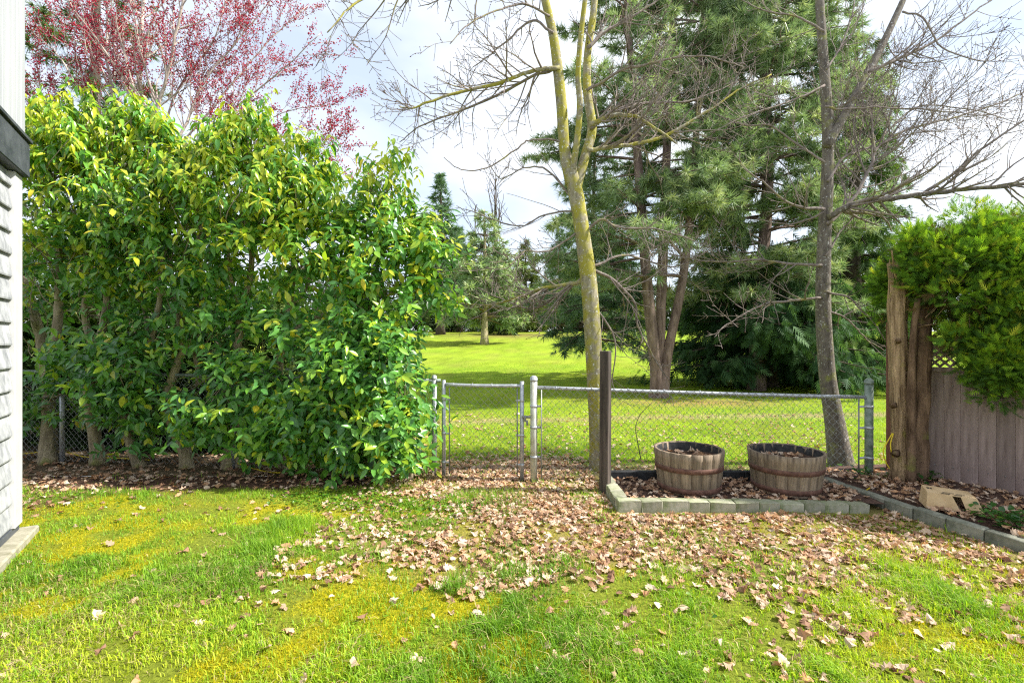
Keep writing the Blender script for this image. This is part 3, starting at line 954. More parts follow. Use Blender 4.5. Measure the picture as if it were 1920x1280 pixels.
# ------------------------------------------------------------------ laurel hedge
def leaf_tpl(curl, wid, fold):
    ys_ = np.array([0, 0.22, 0.5, 0.78, 1.0]); hw = np.array([0.0, 0.15, 0.20, 0.125, 0.0]) * wid
    z = -curl * ys_ ** 2
    V = [[0, y, zz_] for y, zz_ in zip(ys_, z)]
    V += [[-w, y - 0.02, zz_ + fold * w] for y, zz_, w in list(zip(ys_, z, hw))[1:4]]
    V += [[w, y - 0.02, zz_ + fold * w] for y, zz_, w in list(zip(ys_, z, hw))[1:4]]
    T = []
    for b in (5, 8):
        s = [[0, b, 1], [1, b, b + 1], [1, b + 1, 2], [2, b + 1, b + 2], [2, b + 2, 3], [3, b + 2, 4]]
        T += s if b == 5 else [t[::-1] for t in s]
    return np.array(V, float), np.array(T)


LTPL = [leaf_tpl(0.10, 1.0, 0.35), leaf_tpl(0.28, 0.95, 0.45), leaf_tpl(0.45, 0.85, 0.5), leaf_tpl(0.05, 1.15, 0.25)]
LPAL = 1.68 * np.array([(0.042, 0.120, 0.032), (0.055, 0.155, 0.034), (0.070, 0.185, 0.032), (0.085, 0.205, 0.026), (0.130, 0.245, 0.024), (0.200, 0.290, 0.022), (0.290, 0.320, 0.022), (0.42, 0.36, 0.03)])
LMESH = {}
for ti, (tv, tt) in enumerate(LTPL):
    for ci, c in enumerate(LPAL):
        g = Geo(); g.add(tv, tt, None, c); LMESH[ti, ci] = g.mesh('laurel_leaf', M['laurel'])


def laurel(label, base, stems, blobs, nshoot, seed, n_parts=262, spires=()):
    """blobs: (px, py, rx, ry, Y, depth m, weight) ellipsoids of foliage; stems: pixel paths of the wood."""
    rng = np.random.default_rng(seed)
    root = thing('laurel_shrub', label, 'shrub', base, 'laurels in the hedge')
    off = np.array(base, float)
    ends = []
    for pts, Y, r0, r1 in stems:
        P = pxpath(pts, Y, rng.uniform(-.25, .25), 6); P[2:] += np.cumsum(rng.normal(size=P[2:].shape) * 0.006, axis=0)
        rad = np.linspace(r0, r1, len(P)) * (1 + 0.4 * np.exp(-np.linspace(0, 12, len(P))) * (r0 > 0.05))
        g = Geo(); tube(g, P - off, rad, 10, rough=0.09); g.build('stem', M['laurel_bark'], root)
        ends.append(P[len(P) // 3:])
    ends = np.concatenate(ends)
    w = np.array([b[6] for b in blobs], float); w /= w.sum()
    pos, dirs = [], []
    for b, ww in zip(blobs, w):
        n = int(nshoot * ww)
        c = W(b[0], b[1], b[4]); R = np.array([b[2] / F * b[4], b[5], b[3] / F * b[4]])
        u = nrm(rng.normal(size=(n, 3)))
        u[:, 1] = np.where(rng.random(n) < 0.45, -np.abs(u[:, 1]), u[:, 1])
        rr = rng.uniform(0.25, 1.0, n) ** 0.5 * rng.normal(1.0, 0.07, n)
        lump = 0.82 + 0.42 * vnoise(u[:, 0] * 2.6 + c[0] * 3, u[:, 2] * 2.6 + u[:, 1] * 1.7, seed)
        p = c + u * R * (rr * lump * 0.93)[:, None]
        m = max(3, n // 5)
        p = p[np.arange(n) % m] + rng.normal(size=(n, 3)) * np.array([0.11, 0.10, 0.10])
        u = u[np.arange(n) % m]
        ok = p[:, 2] > 0.10 + 0.1 * rng.random(n)
        pos.append(p[ok]); dirs.append(nrm(u[ok] * np.array([0.8, 0.8, 0.6]) + rng.normal(size=(ok.sum(), 3)) * 0.35 + np.array([0, -0.1, 0.35])))
    for sx, sy, sl in spires:
        t_ = np.linspace(0, 1, 7)
        P = pxpath([(sx + rng.uniform(-8, 8), sy + sl), (sx + rng.uniform(-5, 5), sy + sl * .5), (sx, sy + 22)], 6.05, 0.0, 4)
        g = Geo(); tube(g, P - off, np.linspace(0.014, 0.004, len(P)), 6); g.build('stem', M['laurel_bark'], root)
        q_ = np.stack([np.interp(t_, np.linspace(0, 1, len(P)), P[:, j]) for j in range(3)], -1)
        for k in range(7):
            for r_ in range(1 if k > 4 else 2):
                pos.append((q_[k] + rng.normal(size=3) * (0.07 * (1 - t_[k]) + 0.01))[None]); dirs.append(nrm(rng.normal(size=3) * 0.55 * (1.1 - t_[k]) + np.array([0, 0, 1.0]))[None])
    pos, dirs = np.concatenate(pos), np.concatenate(dirs)
    # twigs from the wood to some of the shoots
    tw = Geo()
    for k in range(0, len(pos), 5):
        q_ = ends[np.argmin(np.linalg.norm(ends - (pos[k] - dirs[k] * 0.45 - np.array([0, 0, 0.3])), axis=1))]
        if np.linalg.norm(q_ - pos[k]) < 1.4:
            mid = (q_ + pos[k]) / 2 + rng.normal(size=3) * 0.06 - np.array([0, 0, 0.05])
            tube(tw, catmull([q_ - off, mid - off, pos[k] - off], 4), np.linspace(0.010, 0.0035, 9), 3, cap=False)
    S = len(pos)
    ln = rng.uniform(0.14, 0.34, S)
    K = 9
    kk = np.tile(np.arange(K), S); si = np.repeat(np.arange(S), K)
    keep = rng.random(S * K) < 0.88
    kk, si = kk[keep], si[keep]
    N = len(si)
    t = (kk + rng.random(N)) / K
    lp = pos[si] + dirs[si] * (ln[si] * t)[:, None]
    ang = kk * 2.4 + rng.normal(size=N) * 0.4 + si * 1.7
    a = frames(dirs[si], rand_dirs(S, rng)[si])
    side = a[:, :, 0] * np.cos(ang)[:, None] + a[:, :, 2] * np.sin(ang)[:, None]
    hz = np.clip((lp[:, 2] - 2.2) / 2.2, 0, 1)
    droop = 0.30 + 0.9 * hz + rng.normal(size=N) * 0.22
    d = nrm(side * 1.0 + dirs[si] * (0.75 * t)[:, None] - np.array([0, 0, 1.0]) * droop[:, None])
    upv = nrm(np.stack([np.full(N, 0.15), -0.35 - 0.55 * (1 - hz), np.full(N, 1.0)], -1) + rng.normal(size=(N, 3)) * 0.30)
    sc = rng.uniform(0.075, 0.16, N) * (1 - 0.25 * (t > 0.85))
    R = frames(d, upv)
    # colour: young growth at the tips and tops is yellower
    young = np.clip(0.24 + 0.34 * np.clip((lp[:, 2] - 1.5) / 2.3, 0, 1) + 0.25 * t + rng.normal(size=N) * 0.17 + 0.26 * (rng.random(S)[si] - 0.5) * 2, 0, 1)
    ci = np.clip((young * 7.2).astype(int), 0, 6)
    ci = np.where(rng.random(N) < 0.010, 7, ci)
    tpl = np.where(hz > 0.45, rng.integers(1, 3, N), rng.choice([0, 1, 3], N))
    # the leaves that show largest become parts of their own
    tocam = nrm(np.array([0, 0, CH]) - lp)
    face = np.abs((R[:, :, 2] * tocam).sum(1))
    score = face * sc / np.linalg.norm(lp - np.array([0, 0, CH]), axis=1)
    # only those at the face of the crown: nothing of this plant much nearer on the same line of sight
    gx = np.floor(((lp[:, 0] / lp[:, 1]) * F) / 26).astype(int); gy = np.floor(((CH - lp[:, 2]) / lp[:, 1] * F) / 26).astype(int)
    near = {}
    for i in range(N):
        key = (gx[i], gy[i]); near[key] = min(near.get(key, 99), lp[i, 1])
    front = np.array([lp[i, 1] - near[gx[i], gy[i]] for i in range(N)]) < 0.06
    order = np.argsort(-(score + front * 10))
    part = order[:n_parts]
    mass = order[n_parts:]
    g = Geo()
    for ti in range(4):
        s_ = mass[tpl[mass] == ti]
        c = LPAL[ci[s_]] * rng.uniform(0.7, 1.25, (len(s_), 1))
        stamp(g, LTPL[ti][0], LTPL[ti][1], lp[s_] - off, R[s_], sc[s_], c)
    g.build('foliage', M['laurel'], root, True, 'stuff')
    tw.build('twigs', M['laurel_bark'], root, True, 'stuff')
    for i in part:
        o = bpy.data.objects.new('leaf', LMESH[tpl[i], ci[i]])
        COL.objects.link(o); o.parent = root
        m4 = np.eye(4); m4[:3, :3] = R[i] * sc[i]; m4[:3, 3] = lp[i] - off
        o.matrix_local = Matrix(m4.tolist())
    return root


HY = 6.2
laurel('tall laurel nearest the white house corner, stout pale trunk', W(92, 866, 6.3),
    [([(92, 872), (92, 800), (88, 720), (75, 640), (58, 580), (40, 520)], 6.3, 0.088, 0.045), ([(90, 720), (104, 640), (110, 560), (112, 470), (105, 380), (95, 260)], 6.35, 0.06, 0.02)],
    [(105, 400, 90, 150, 6.35, 0.6, 5), (85, 275, 60, 65, 6.4, 0.45, 1.7), (150, 260, 60, 60, 6.3, 0.45, 1.5), (52, 760, 30, 70, 6.35, 0.2, 0.9), (130, 750, 26, 60, 6.4, 0.2, 0.7), (62, 590, 40, 60, 6.5, 0.35, .7), (138, 675, 30, 45, 6.1, .2, .7)], 560, 101, spires=((70, 178, 90), (120, 165, 100), (165, 172, 90)))
laurel('laurel with twisted double trunk, second from the house', W(184, 868, 6.25),
    [([(186, 874), (172, 800), (165, 720), (172, 660), (188, 610), (196, 540), (190, 440), (200, 300)], 6.25, 0.072, 0.02), ([(172, 650), (160, 590), (168, 520), (150, 420)], 6.3, 0.045, 0.02)],
    [(215, 390, 85, 150, 6.3, 0.6, 5), (235, 265, 65, 60, 6.3, 0.45, 1.8), (222, 700, 36, 70, 6.05, 0.25, 1.3), (205, 555, 60, 45, 6.4, 0.35, 0.9)], 540, 102, spires=((215, 182, 90), (250, 172, 100), (285, 215, 80)))
laurel('laurel with slender leaning trunk, third from the house', W(262, 876, 6.15),
    [([(264, 880), (250, 830), (236, 780), (262, 700), (285, 640), (300, 560), (305, 430), (300, 300)], 6.15, 0.06, 0.018), ([(280, 650), (270, 560), (262, 460)], 6.2, 0.03, 0.015)],
    [(300, 430, 80, 140, 6.25, 0.6, 4.5), (310, 310, 50, 50, 6.25, 0.4, 1.2), (276, 765, 40, 60, 6.2, 0.25, 1.5), (270, 690, 36, 45, 6.0, 0.2, 0.9), (290, 600, 55, 45, 6.2, 0.35, 0.8)], 520, 103, spires=((320, 238, 80), (345, 265, 70)))
laurel('laurel with sharply crooked trunk bending right, fourth from the house', W(350, 880, 6.1),
    [([(352, 886), (345, 850), (318, 800), (308, 750), (322, 700), (345, 650), (362, 600), (372, 520), (375, 400), (370, 300)], 6.1, 0.075, 0.018), ([(345, 650), (330, 580), (322, 500), (310, 420)], 6.15, 0.04, 0.018), ([(372, 720), (365, 640), (372, 560)], 6.2, 0.03, 0.015)],
    [(385, 440, 85, 150, 6.2, 0.6, 4.5), (395, 310, 45, 50, 6.2, 0.4, 1.2), (392, 760, 44, 80, 5.95, 0.3, 1.6), (395, 610, 45, 45, 6.1, 0.35, 0.7)], 480, 104, spires=((380, 262, 70), (415, 235, 90)))
laurel('tall pointed laurel with upright trunk in the middle of the hedge', W(430, 880, 6.1),
    [([(430, 888), (433, 800), (440, 720), (444, 640), (458, 560), (472, 490), (470, 380), (465, 250)], 6.1, 0.08, 0.018), ([(452, 580), (430, 510), (425, 420)], 6.1, 0.03, 0.015)],
    [(470, 410, 80, 150, 6.15, 0.6, 5), (468, 275, 40, 60, 6.1, 0.35, 1.4), (455, 770, 55, 85, 5.8, 0.35, 2.2), (460, 620, 45, 45, 6.0, 0.35, 0.8)], 520, 105, spires=((465, 182, 120), (500, 215, 100), (440, 205, 100)))
laurel('yellowish laurel between the tall pointed one and the right peak', W(525, 880, 6.1),
    [([(528, 888), (525, 780), (524, 690), (538, 600), (552, 510), (556, 400), (550, 300)], 6.1, 0.06, 0.018), ([(530, 640), (575, 600), (625, 575), (640, 540)], 5.9, 0.035, 0.018)],
    [(560, 430, 80, 140, 6.1, 0.6, 5), (558, 325, 50, 55, 6.1, 0.4, 1.4), (620, 400, 40, 60, 6.1, 0.35, 1.0), (535, 600, 60, 50, 5.95, 0.35, 1.1)], 440, 106, spires=((545, 232, 100), (580, 255, 90), (612, 300, 70)))
laurel('yellow green laurel at the right end, drooping tips over the meadow view', W(690, 870, 6.0),
    [([(690, 880), (685, 760), (690, 640), (705, 540), (720, 440), (732, 340)], 6.0, 0.055, 0.015), ([(690, 640), (640, 540), (625, 460), (640, 400)], 6.0, 0.03, 0.012), ([(700, 560), (760, 540), (810, 520)], 6.0, 0.02, 0.01)],
    [(705, 490, 90, 105, 6.0, 0.55, 4.5), (735, 375, 34, 50, 6.0, 0.3, 1.0), (785, 480, 50, 70, 5.9, 0.35, 1.5), (825, 535, 38, 45, 5.85, 0.3, 0.8), (650, 440, 50, 70, 6.05, 0.4, 1.2), (740, 600, 70, 45, 5.85, 0.35, 1.0)], 520, 107, spires=((735, 292, 100), (690, 332, 60), (770, 365, 70), (805, 395, 60)))
laurel('dense low dark green laurel mound beside the gate', W(650, 890, 5.75),
    [([(650, 895), (645, 800), (630, 720)], 5.8, 0.04, 0.02), ([(655, 895), (690, 800), (720, 720)], 5.8, 0.04, 0.02), ([(770, 905), (775, 830), (770, 760)], 5.6, 0.03, 0.015)],
    [(640, 750, 105, 125, 5.75, 0.5, 6), (565, 800, 65, 90, 5.75, 0.4, 2.6), (722, 745, 58, 96, 5.6, 0.42, 3.2), (748, 825, 38, 66, 5.45, 0.33, 1.8), (690, 645, 70, 50, 5.75, 0.4, 1.6), (690, 850, 75, 50, 5.55, 0.3, 1.6)], 1050, 108, 290)

# ------------------------------------------------------------------ thuja over the board fence
def spray_tpl():
    V, T = [], []
    for i, (y, a, l) in enumerate([(0, 0.0, 1.0), (0.15, 0.75, 0.55), (0.15, -0.75, 0.55), (0.38, 0.7, 0.5), (0.38, -0.7, 0.5), (0.6, 0.6, 0.36), (0.6, -0.6, 0.36)]):
        w = 0.075
        dx, dy = math.sin(a), math.cos(a)
        b = len(V)
        V += [[-dy * w * .6, y + dx * w * .6, 0], [dy * w * .6, y - dx * w * .6, 0], [dx * l * .55 + dy * w, y + dy * l * .55 - dx * w, -0.03 * l], [dx * l * .55 - dy * w, y + dy * l * .55 + dx * w, -0.03 * l], [dx * l, y + dy * l, -0.12 * l]]
        T += [[b, b + 1, b + 2], [b, b + 2, b + 3], [b + 3, b + 2, b + 4]]
    return np.array(V), np.array(T)


SPV, SPT = spray_tpl()


def fan_tpl():
    V, T = [], []
    for y, a, l in [(0, 0.0, 1.0), (0.10, 0.75, 0.6), (0.10, -0.75, 0.6), (0.38, 0.7, 0.5), (0.38, -0.7, 0.5), (0.6, 0.5, 0.36)]:
        dx, dy = math.sin(a), math.cos(a); b = len(V)
        V += [[-dy * .085, y + dx * .085, 0], [dy * .085, y - dx * .085, 0], [dx * l, y + dy * l, -0.12 * l]]
        T.append([b, b + 1, b + 2])
    return np.array(V), np.array(T)


FAV, FAT = fan_tpl()


def fine_tpl():
    V, T = [], []
    for y, a, l in [(0, 0.0, 1.0), (0.05, 0.85, 0.55), (0.05, -0.85, 0.55), (0.22, 0.75, 0.52), (0.22, -0.75, 0.52), (0.40, 0.65, 0.46), (0.40, -0.65, 0.46), (0.58, 0.55, 0.36), (0.58, -0.55, 0.36), (0.74, 0.45, 0.26)]:
        dx, dy = math.sin(a), math.cos(a); b = len(V)
        V += [[-dy * .045, y + dx * .045, 0], [dy * .045, y - dx * .045, 0], [dx * l, y + dy * l, -0.10 * l]]
        T.append([b, b + 1, b + 2])
    return np.array(V), np.array(T)


FIV, FIT = fine_tpl()


def ell_sprays(geo, cs, n, size, pal, rng, off, out=1.0, upw=0.25, droop=0.0, shell=(0.72, 1.02), lumpf=3.0, lumpa=0.35, tpl=None):
    tv, tt = tpl or (SPV, SPT)
    w = np.array([c[3] for c in cs], float); w /= w.sum()
    for (c, R, sd, ww), wk in zip(cs, w):
        m = int(n * wk)
        u = nrm(rng.normal(size=(m, 3)))
        lump = 1 - lumpa / 2 + lumpa * vnoise(u[:, 0] * lumpf + sd, u[:, 2] * lumpf + u[:, 1] * lumpf * .7, sd)
        p = np.array(c) + u * np.array(R) * (rng.uniform(*shell, m) * lump)[:, None]
        d = nrm(u * out + rng.normal(size=(m, 3)) * 0.45 + np.array([0, 0, upw - droop]))
        yel = np.clip(0.35 + 0.8 * (vnoise(u[:, 0] * 3 + sd, u[:, 2] * 3, sd + 5) - 0.5) + 0.22 * u[:, 2] + rng.normal(size=m) * 0.14, 0, 0.999)
        col = np.array(pal)[(yel * len(pal)).astype(int)] * rng.uniform(0.8, 1.2, (m, 1))
        stamp(geo, tv, tt, p - off, frames(d, rand_dirs(m, rng)), rng.uniform(*size, m), col)


rng = np.random.default_rng(55)
th = thing('thuja_shrub', 'bright green clipped thuja with bare sawn trunks, over the board fence', 'shrub', (4.55, 5.5, 0.05))
toff = np.array([4.55, 5.5, 0.05])
P = pxpath([(1693, 905), (1692, 840), (1690, 760), (1686, 680), (1682, 600), (1684, 545), (1680, 492)], 5.28, 0.05, 7)
g = Geo(); tube(g, P - toff, np.linspace(0.098, 0.082, len(P)) * (1 + 0.35 * np.exp(-np.linspace(0, 14, len(P)))), 40, rough=0.14, flute=0.09); g.build('trunk', M['stump_bark'], th)
for k, (sx, sy, ex_, ey_, r_) in enumerate(((1673, 512, 1668, 486, 0.035), (1682, 505, 1680, 478, 0.028), (1689, 508, 1692, 494, 0.03), (1678, 510, 1675, 497, 0.04), (1694, 520, 1699, 508, 0.03))):
    A_, B_ = W(sx, sy + 18, 5.30 + 0.02 * (k % 3)), W(ex_, ey_, 5.31 + 0.02 * (k % 3))
    g = Geo(); tube(g, np.array([A_, A_ * .4 + B_ * .6, B_]) - toff, [r_, r_ * .6, 0.003], 6, rough=.2); g.build('splinter', M['stump_bark'], th, False)
P = pxpath([(1686, 600), (1698, 545), (1700, 505)], 5.3, 0.05, 6)
g = Geo(); tube(g, P - toff, np.linspace(0.06, 0.045, len(P)), 10, rough=0.14); g.build('trunk_fork', M['stump_bark'], th)
for sx, sy, dx, r_ in ((1676, 760, -.05, .022), (1700, 700, .06, .018), (1684, 640, -.02, .02), (1702, 810, .04, .025), (1680, 850, -.05, .03)):
    A_ = W(sx, sy, 5.22); g = Geo(); tube(g, np.array([A_, A_ + np.array([dx * .6, -.03, .01]), A_ + np.array([dx, -.045, .02])]) - toff, [r_ * 1.5, r_, r_ * .6], 8, rough=.25); g.build('branch_stub', M['brown_trunk'], th)
P = pxpath([(1722, 900), (1722, 820), (1728, 740), (1730, 660), (1735, 600), (1745, 540)], 5.2, 0, 7)
g = Geo(); tube(g, P - toff, np.linspace(0.088, 0.06, len(P)), 36, rough=0.2, flute=0.10); g.build('trunk', M['brown_trunk'], th)
P = pxpath([(1708, 905), (1709, 800), (1712, 640), (1722, 560)], 5.14, 0, 7)
g = Geo(); tube(g, P - toff, np.linspace(0.05, 0.03, len(P)), 12, rough=0.25); g.build('trunk', M['brown_trunk'], th)
for pts, r in (([(1702, 650), (1722, 662), (1740, 672), (1775, 668)], 0.011), ([(1705, 640), (1718, 615), (1770, 605)], 0.012), ([(1735, 640), (1800, 600), (1840, 560)], 0.02), ([(1745, 560), (1790, 520), (1830, 470)], 0.02), ([(1700, 560), (1680, 520), (1672, 470)], 0.015)):
    P = pxpath(pts, 5.3, -0.25, 6); g = Geo(); tube(g, P - toff, np.linspace(r, r * 0.5, len(P)), 6); g.build('branch', M['stump_bark'], th)
TPAL = [(0.055, 0.12, 0.022), (0.10, 0.215, 0.026), (0.165, 0.315, 0.028), (0.24, 0.39, 0.03), (0.34, 0.46, 0.032), (0.45, 0.48, 0.05)]
tc = [(W(1812, 535, 5.0), (0.60, 0.56, 0.64), 3, 7), (W(1760, 480, 5.1), (0.42, 0.42, 0.42), 5, 2.4), (W(1850, 455, 5.0), (0.42, 0.42, 0.36), 7, 2.4), (W(1695, 490, 5.5), (0.18, 0.25, 0.32), 9, 1.0), (W(1672, 570, 5.8), (0.09, 0.15, 0.40), 10, 0.6),
      (W(1870, 640, 4.85), (0.52, 0.42, 0.34), 11, 3.2), (W(1895, 700, 4.75), (0.36, 0.3, 0.22), 12, 1.2), (W(1960, 560, 4.7), (0.55, 0.55, 0.70), 13, 4)]
g = Geo()
clumps = []
for c, R_, sd, ww in tc:
    for k in range(int(6 * ww) + 3):
        u = nrm(rng.normal(size=3)); u[1] = -abs(u[1]) if rng.random() < 0.6 else u[1]
        r_ = rng.uniform(0.13, 0.24)
        p_ = np.array(c) + u * np.array(R_) * rng.uniform(0.62, 0.98)
        clumps.append((p_, (r_, r_, r_ * rng.uniform(0.75, 1.15)), int(sd * 31 + k), r_ * r_ * 25))
ell_sprays(g, clumps, 23000, (0.055, 0.115), TPAL, rng, toff, 0.9, 0.40, tpl=(FIV, FIT), lumpa=0.5, lumpf=3.0, shell=(0.45, 1.08))
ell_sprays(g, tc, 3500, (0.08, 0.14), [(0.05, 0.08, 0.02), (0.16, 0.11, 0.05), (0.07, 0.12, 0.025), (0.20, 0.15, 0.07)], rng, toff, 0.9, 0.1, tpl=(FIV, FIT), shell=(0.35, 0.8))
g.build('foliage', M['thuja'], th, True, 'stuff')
g = Geo()
for c, R, sd, ww in tc:
    for k in range(int(16 * ww)):
        u = nrm(rng.normal(size=3)); c_ = np.array(c)
        tube(g, catmull([c_ - toff + u * 0.02, c_ - toff + u * np.array(R) * 0.5 + rng.normal(size=3) * .03, c_ - toff + u * np.array(R) * 0.93], 3), np.linspace(0.008, 0.003, 7), 3, cap=False)
g.build('twigs', M['stump_bark'], th, True, 'stuff')
# continuing row out of frame to the right
th2 = thing('thuja_shrub', 'darker thuja behind the bright one, cut by the right frame edge', 'shrub', (5.75, 4.4, 0.05))
g = Geo(); tube(g, [[0, 0, -0.1], [0.02, 0, 0.8], [0, 0, 1.9]], [0.1, 0.08, 0.05], 10, rough=.1); g.build('trunk', M['stump_bark'], th2)
g = Geo(); ell_sprays(g, [((5.85, 4.5, 1.65), (0.70, 0.8, 1.2), 3, 1)], 3800, (0.11, 0.18), TPAL[:4], rng, np.array([5.75, 4.4, 0.05]), 1.0, 0.35, tpl=(FIV, FIT)); g.build('foliage', M['thuja'], th2, True, 'stuff')

# ------------------------------------------------------------------ conifers
def needles(geo, pos, d, size, K, width, cols, rng, spread=0.9):
    n = len(pos)
    dd = nrm(np.repeat(d, K, 0) + rng.normal(size=(n * K, 3)) * spread)
    pp = np.repeat(pos, K, 0); ss = np.repeat(size, K) * rng.uniform(0.7, 1.1, n * K)
    side = nrm(np.cross(dd, rng.normal(size=(n * K, 3))))
    wv = side * (width * np.repeat(size, K))[:, None]
    tip = pp + dd * ss[:, None]
    V = np.stack([pp - wv, pp + wv, tip], 1).reshape(-1, 3)
    geo.add(V, np.arange(n * K * 3).reshape(-1, 3), None, np.repeat(np.repeat(cols, K, 0) * rng.uniform(0.85, 1.15, (n * K, 1)), 3, 0))


FRV, FRT = FIV, FIT


def conifer(name, label, base, stems, z0, prof, step, per, droop, foliage, pal, size, K, width, tuftstep, mat_t, seed, group=None, bark_r=1.0, gap=0.0, slope=0.25, spread=0.9, bend=None):
    """stems: list of (points (m, relative to base), r0, r1); prof(t) gives branch length at crown fraction t."""
    rng = np.random.default_rng(seed)
    root = thing(name, label, 'tree', base, group)
    wood, fol = Geo(), Geo()
    tp, td, tsz, tcn = [], [], [], []
    for pts, r0, r1 in stems:
        P = catmull(pts, 8)
        rad = np.linspace(r0, r1, len(P)) * (1 + 0.35 * np.exp(-np.linspace(0, 16, len(P))))
        g = Geo(); tube(g, P, rad, 14, rough=0.10); g.build('trunk', mat_t, root)
        zt = P[-1, 2]
        z = z0
        while z < zt:
            t = (z - z0) / (zt - z0)
            for k in range(per):
                if rng.random() < gap:
                    continue
                zz_ = z + rng.uniform(-step, step) * 0.5
                c = np.array([np.interp(zz_, P[:, 2], P[:, j]) for j in range(3)])
                a = rng.uniform(0, 2 * math.pi)
                L = prof(t) * rng.uniform(0.65, 1.12)
                if bend is not None:
                    L *= bend(a, zz_)
                if L < 0.12:
                    continue
                m = max(4, int(L / 0.35))
                s = np.linspace(0, 1, m + 1)
                el = slope + rng.normal() * 0.12
                x = L * s
                dz = x * el - droop * L * s ** 2 + 0.10 * L * s ** 3
                wob = np.cumsum(rng.normal(size=m + 1) * 0.05) * L * 0.3
                B = np.stack([c[0] + np.cos(a) * x - np.sin(a) * wob * s, c[1] + np.sin(a) * x + np.cos(a) * wob * s, c[2] + dz], -1)
                tube(wood, B, np.linspace(max(0.014, L * 0.014) * bark_r, 0.006 * bark_r, m + 1), 4 if tuftstep < 0.2 else 3, cap=False)
                # side shoots
                q = max(3, int(L / tuftstep))
                for u in rng.uniform(0.22, 1.0, q):
                    kk = min(int(u * m), m - 1)
                    pb = B[kk] + (B[kk + 1] - B[kk]) * (u * m - kk)
                    bd = nrm(B[kk + 1] - B[kk])
                    sd = np.array([-bd[1], bd[0], 0]) * rng.choice([-1, 1])
                    sl = min(1.0, 0.34 * L) * (1.15 - u) * rng.uniform(0.4, 1.2) + 0.06
                    d2 = nrm(bd * 0.7 + sd * rng.uniform(0.3, 1.0) + np.array([0, 0, rng.uniform(-0.25, 0.35) - droop * 0.6]))
                    e = pb + d2 * sl
                    if sl > 0.35 and tuftstep < 0.2:
                        tube(wood, np.array([pb, e]), [0.008 * bark_r, 0.004 * bark_r], 3, cap=False)
                    cnt = 1 + int(sl / (tuftstep * 1.6))
                    for w_ in range(cnt):
                        tp.append(pb + d2 * sl * (1 - w_ / max(1, cnt) * 0.75)); td.append(nrm(d2 + rng.normal(size=3) * 0.3 + np.array([0, 0, 0.25 - droop * 1.2]))); tsz.append(rng.uniform(*size)); tcn.append(rng.random() * 0.6 + 0.4 * u)
            z += step
    tp, td, tsz, tcn = np.array(tp), np.array(td), np.array(tsz), np.array(tcn)
    pal = np.array(pal)
    cols = pal[np.clip((tcn * len(pal)).astype(int), 0, len(pal) - 1)]
    if foliage == 'needle':
        needles(fol, tp, td, tsz, K, width, cols, rng, spread)
    else:
        for _ in range(K):
            j = rng.normal(size=tp.shape) * 0.10
            dd = nrm(td + rng.normal(size=tp.shape) * 0.3 - np.array([0, 0, 0.9]))
            stamp(fol, FRV, FRT, tp + j, frames(dd, rand_dirs(len(tp), rng)), tsz * rng.uniform(0.7, 1.2, len(tp)), cols * rng.uniform(0.8, 1.2, (len(tp), 1)))
    wood.build('branches', M['dark_bark'] if mat_t == M['dark_bark'] else M['pine_bark'], root, True, 'stuff')
    fol.build('foliage', M['needle'] if foliage == 'needle' else M['thuja'], root, True, 'stuff')
    return root, len(tp)


def rel(pts, base):
    return [np.array(p) - np.array(base) for p in pts]


PPAL = [(0.115, 0.175, 0.085), (0.17, 0.255, 0.125), (0.24, 0.335, 0.165), (0.33, 0.42, 0.21), (0.42, 0.47, 0.23)]
DPAL = [tuple(2.1 * v for v in c) for c in [(0.030, 0.055, 0.030), (0.045, 0.080, 0.040), (0.060, 0.105, 0.05), (0.085, 0.135, 0.065)]]
cnt = 0
PY = 13.7
pb_ = W(1232, 745, PY)
pb_[2] = 0


def pineA(a, z):
    left = max(0, -math.cos(a))
    if z < 5.2:
        return 1.15 if left > 0.55 else 0.0
    return 1.0 + 0.15 * left - 0.25 * max(0, -math.sin(a)) * (z < 7)


o, n_ = conifer('pine_tree', 'pine with three reddish stems splitting from one broad base', pb_,
    [(rel([W(1230, 752, PY), W(1229, 690, PY), W(1214, 540, PY), W(1199, 340, PY + .2), W(1182, 100, PY + .4), W(1166, -200, PY + .5), W(1160, -420, PY + .5)], pb_), 0.19, 0.05),
     (rel([W(1236, 752, PY), W(1236, 670, PY + .2), W(1242, 500, PY + .3), W(1252, 250, PY + .5), W(1262, 0, PY + .8), W(1262, -300, PY + 1), W(1265, -500, PY + 1)], pb_), 0.18, 0.05),
     (rel([W(1240, 752, PY), W(1250, 670, PY + .1), W(1282, 510, PY + .4), W(1300, 330, PY + .6), W(1318, 60, PY + .9), W(1330, -200, PY + 1.2), W(1335, -380, PY + 1.2)], pb_), 0.16, 0.045)],
    3.4, lambda t: 3.1 * (1 - 0.62 * t) + 0.3, 0.55, 3, 0.26, 'needle', PPAL, (0.20, 0.33), 16, 0.041, 0.10, M['pine_bark'], 201, None, 1.0, 0.10, 0.14, bend=pineA, spread=0.75)
cnt += n_
PY2 = 15.4
pb2 = W(1420, 735, PY2); pb2[2] = 0
o, n_ = conifer('pine_tree', 'broad dense pine crown above the dark cypress, behind the grey maple', pb2,
    [(rel([W(1418, 735, PY2), W(1425, 560, PY2), W(1440, 300, PY2), W(1425, 0, PY2), W(1420, -300, PY2), W(1420, -560, PY2)], pb2), 0.24, 0.05)],
    3.0, lambda t: (2.5 + 1.4 * math.sin(min(1, t * 1.6) * 2.2)) * (1 - 0.5 * t) + 0.2, 0.34, 5, 0.22, 'needle', PPAL, (0.22, 0.36), 16, 0.041, 0.118, M['pine_bark'], 202, None, 1.0, 0.05, 0.12, spread=0.75)
cnt += n_
pb4 = W(1112, 690, 19); pb4[2] = float(gz(pb4[0], pb4[1]))
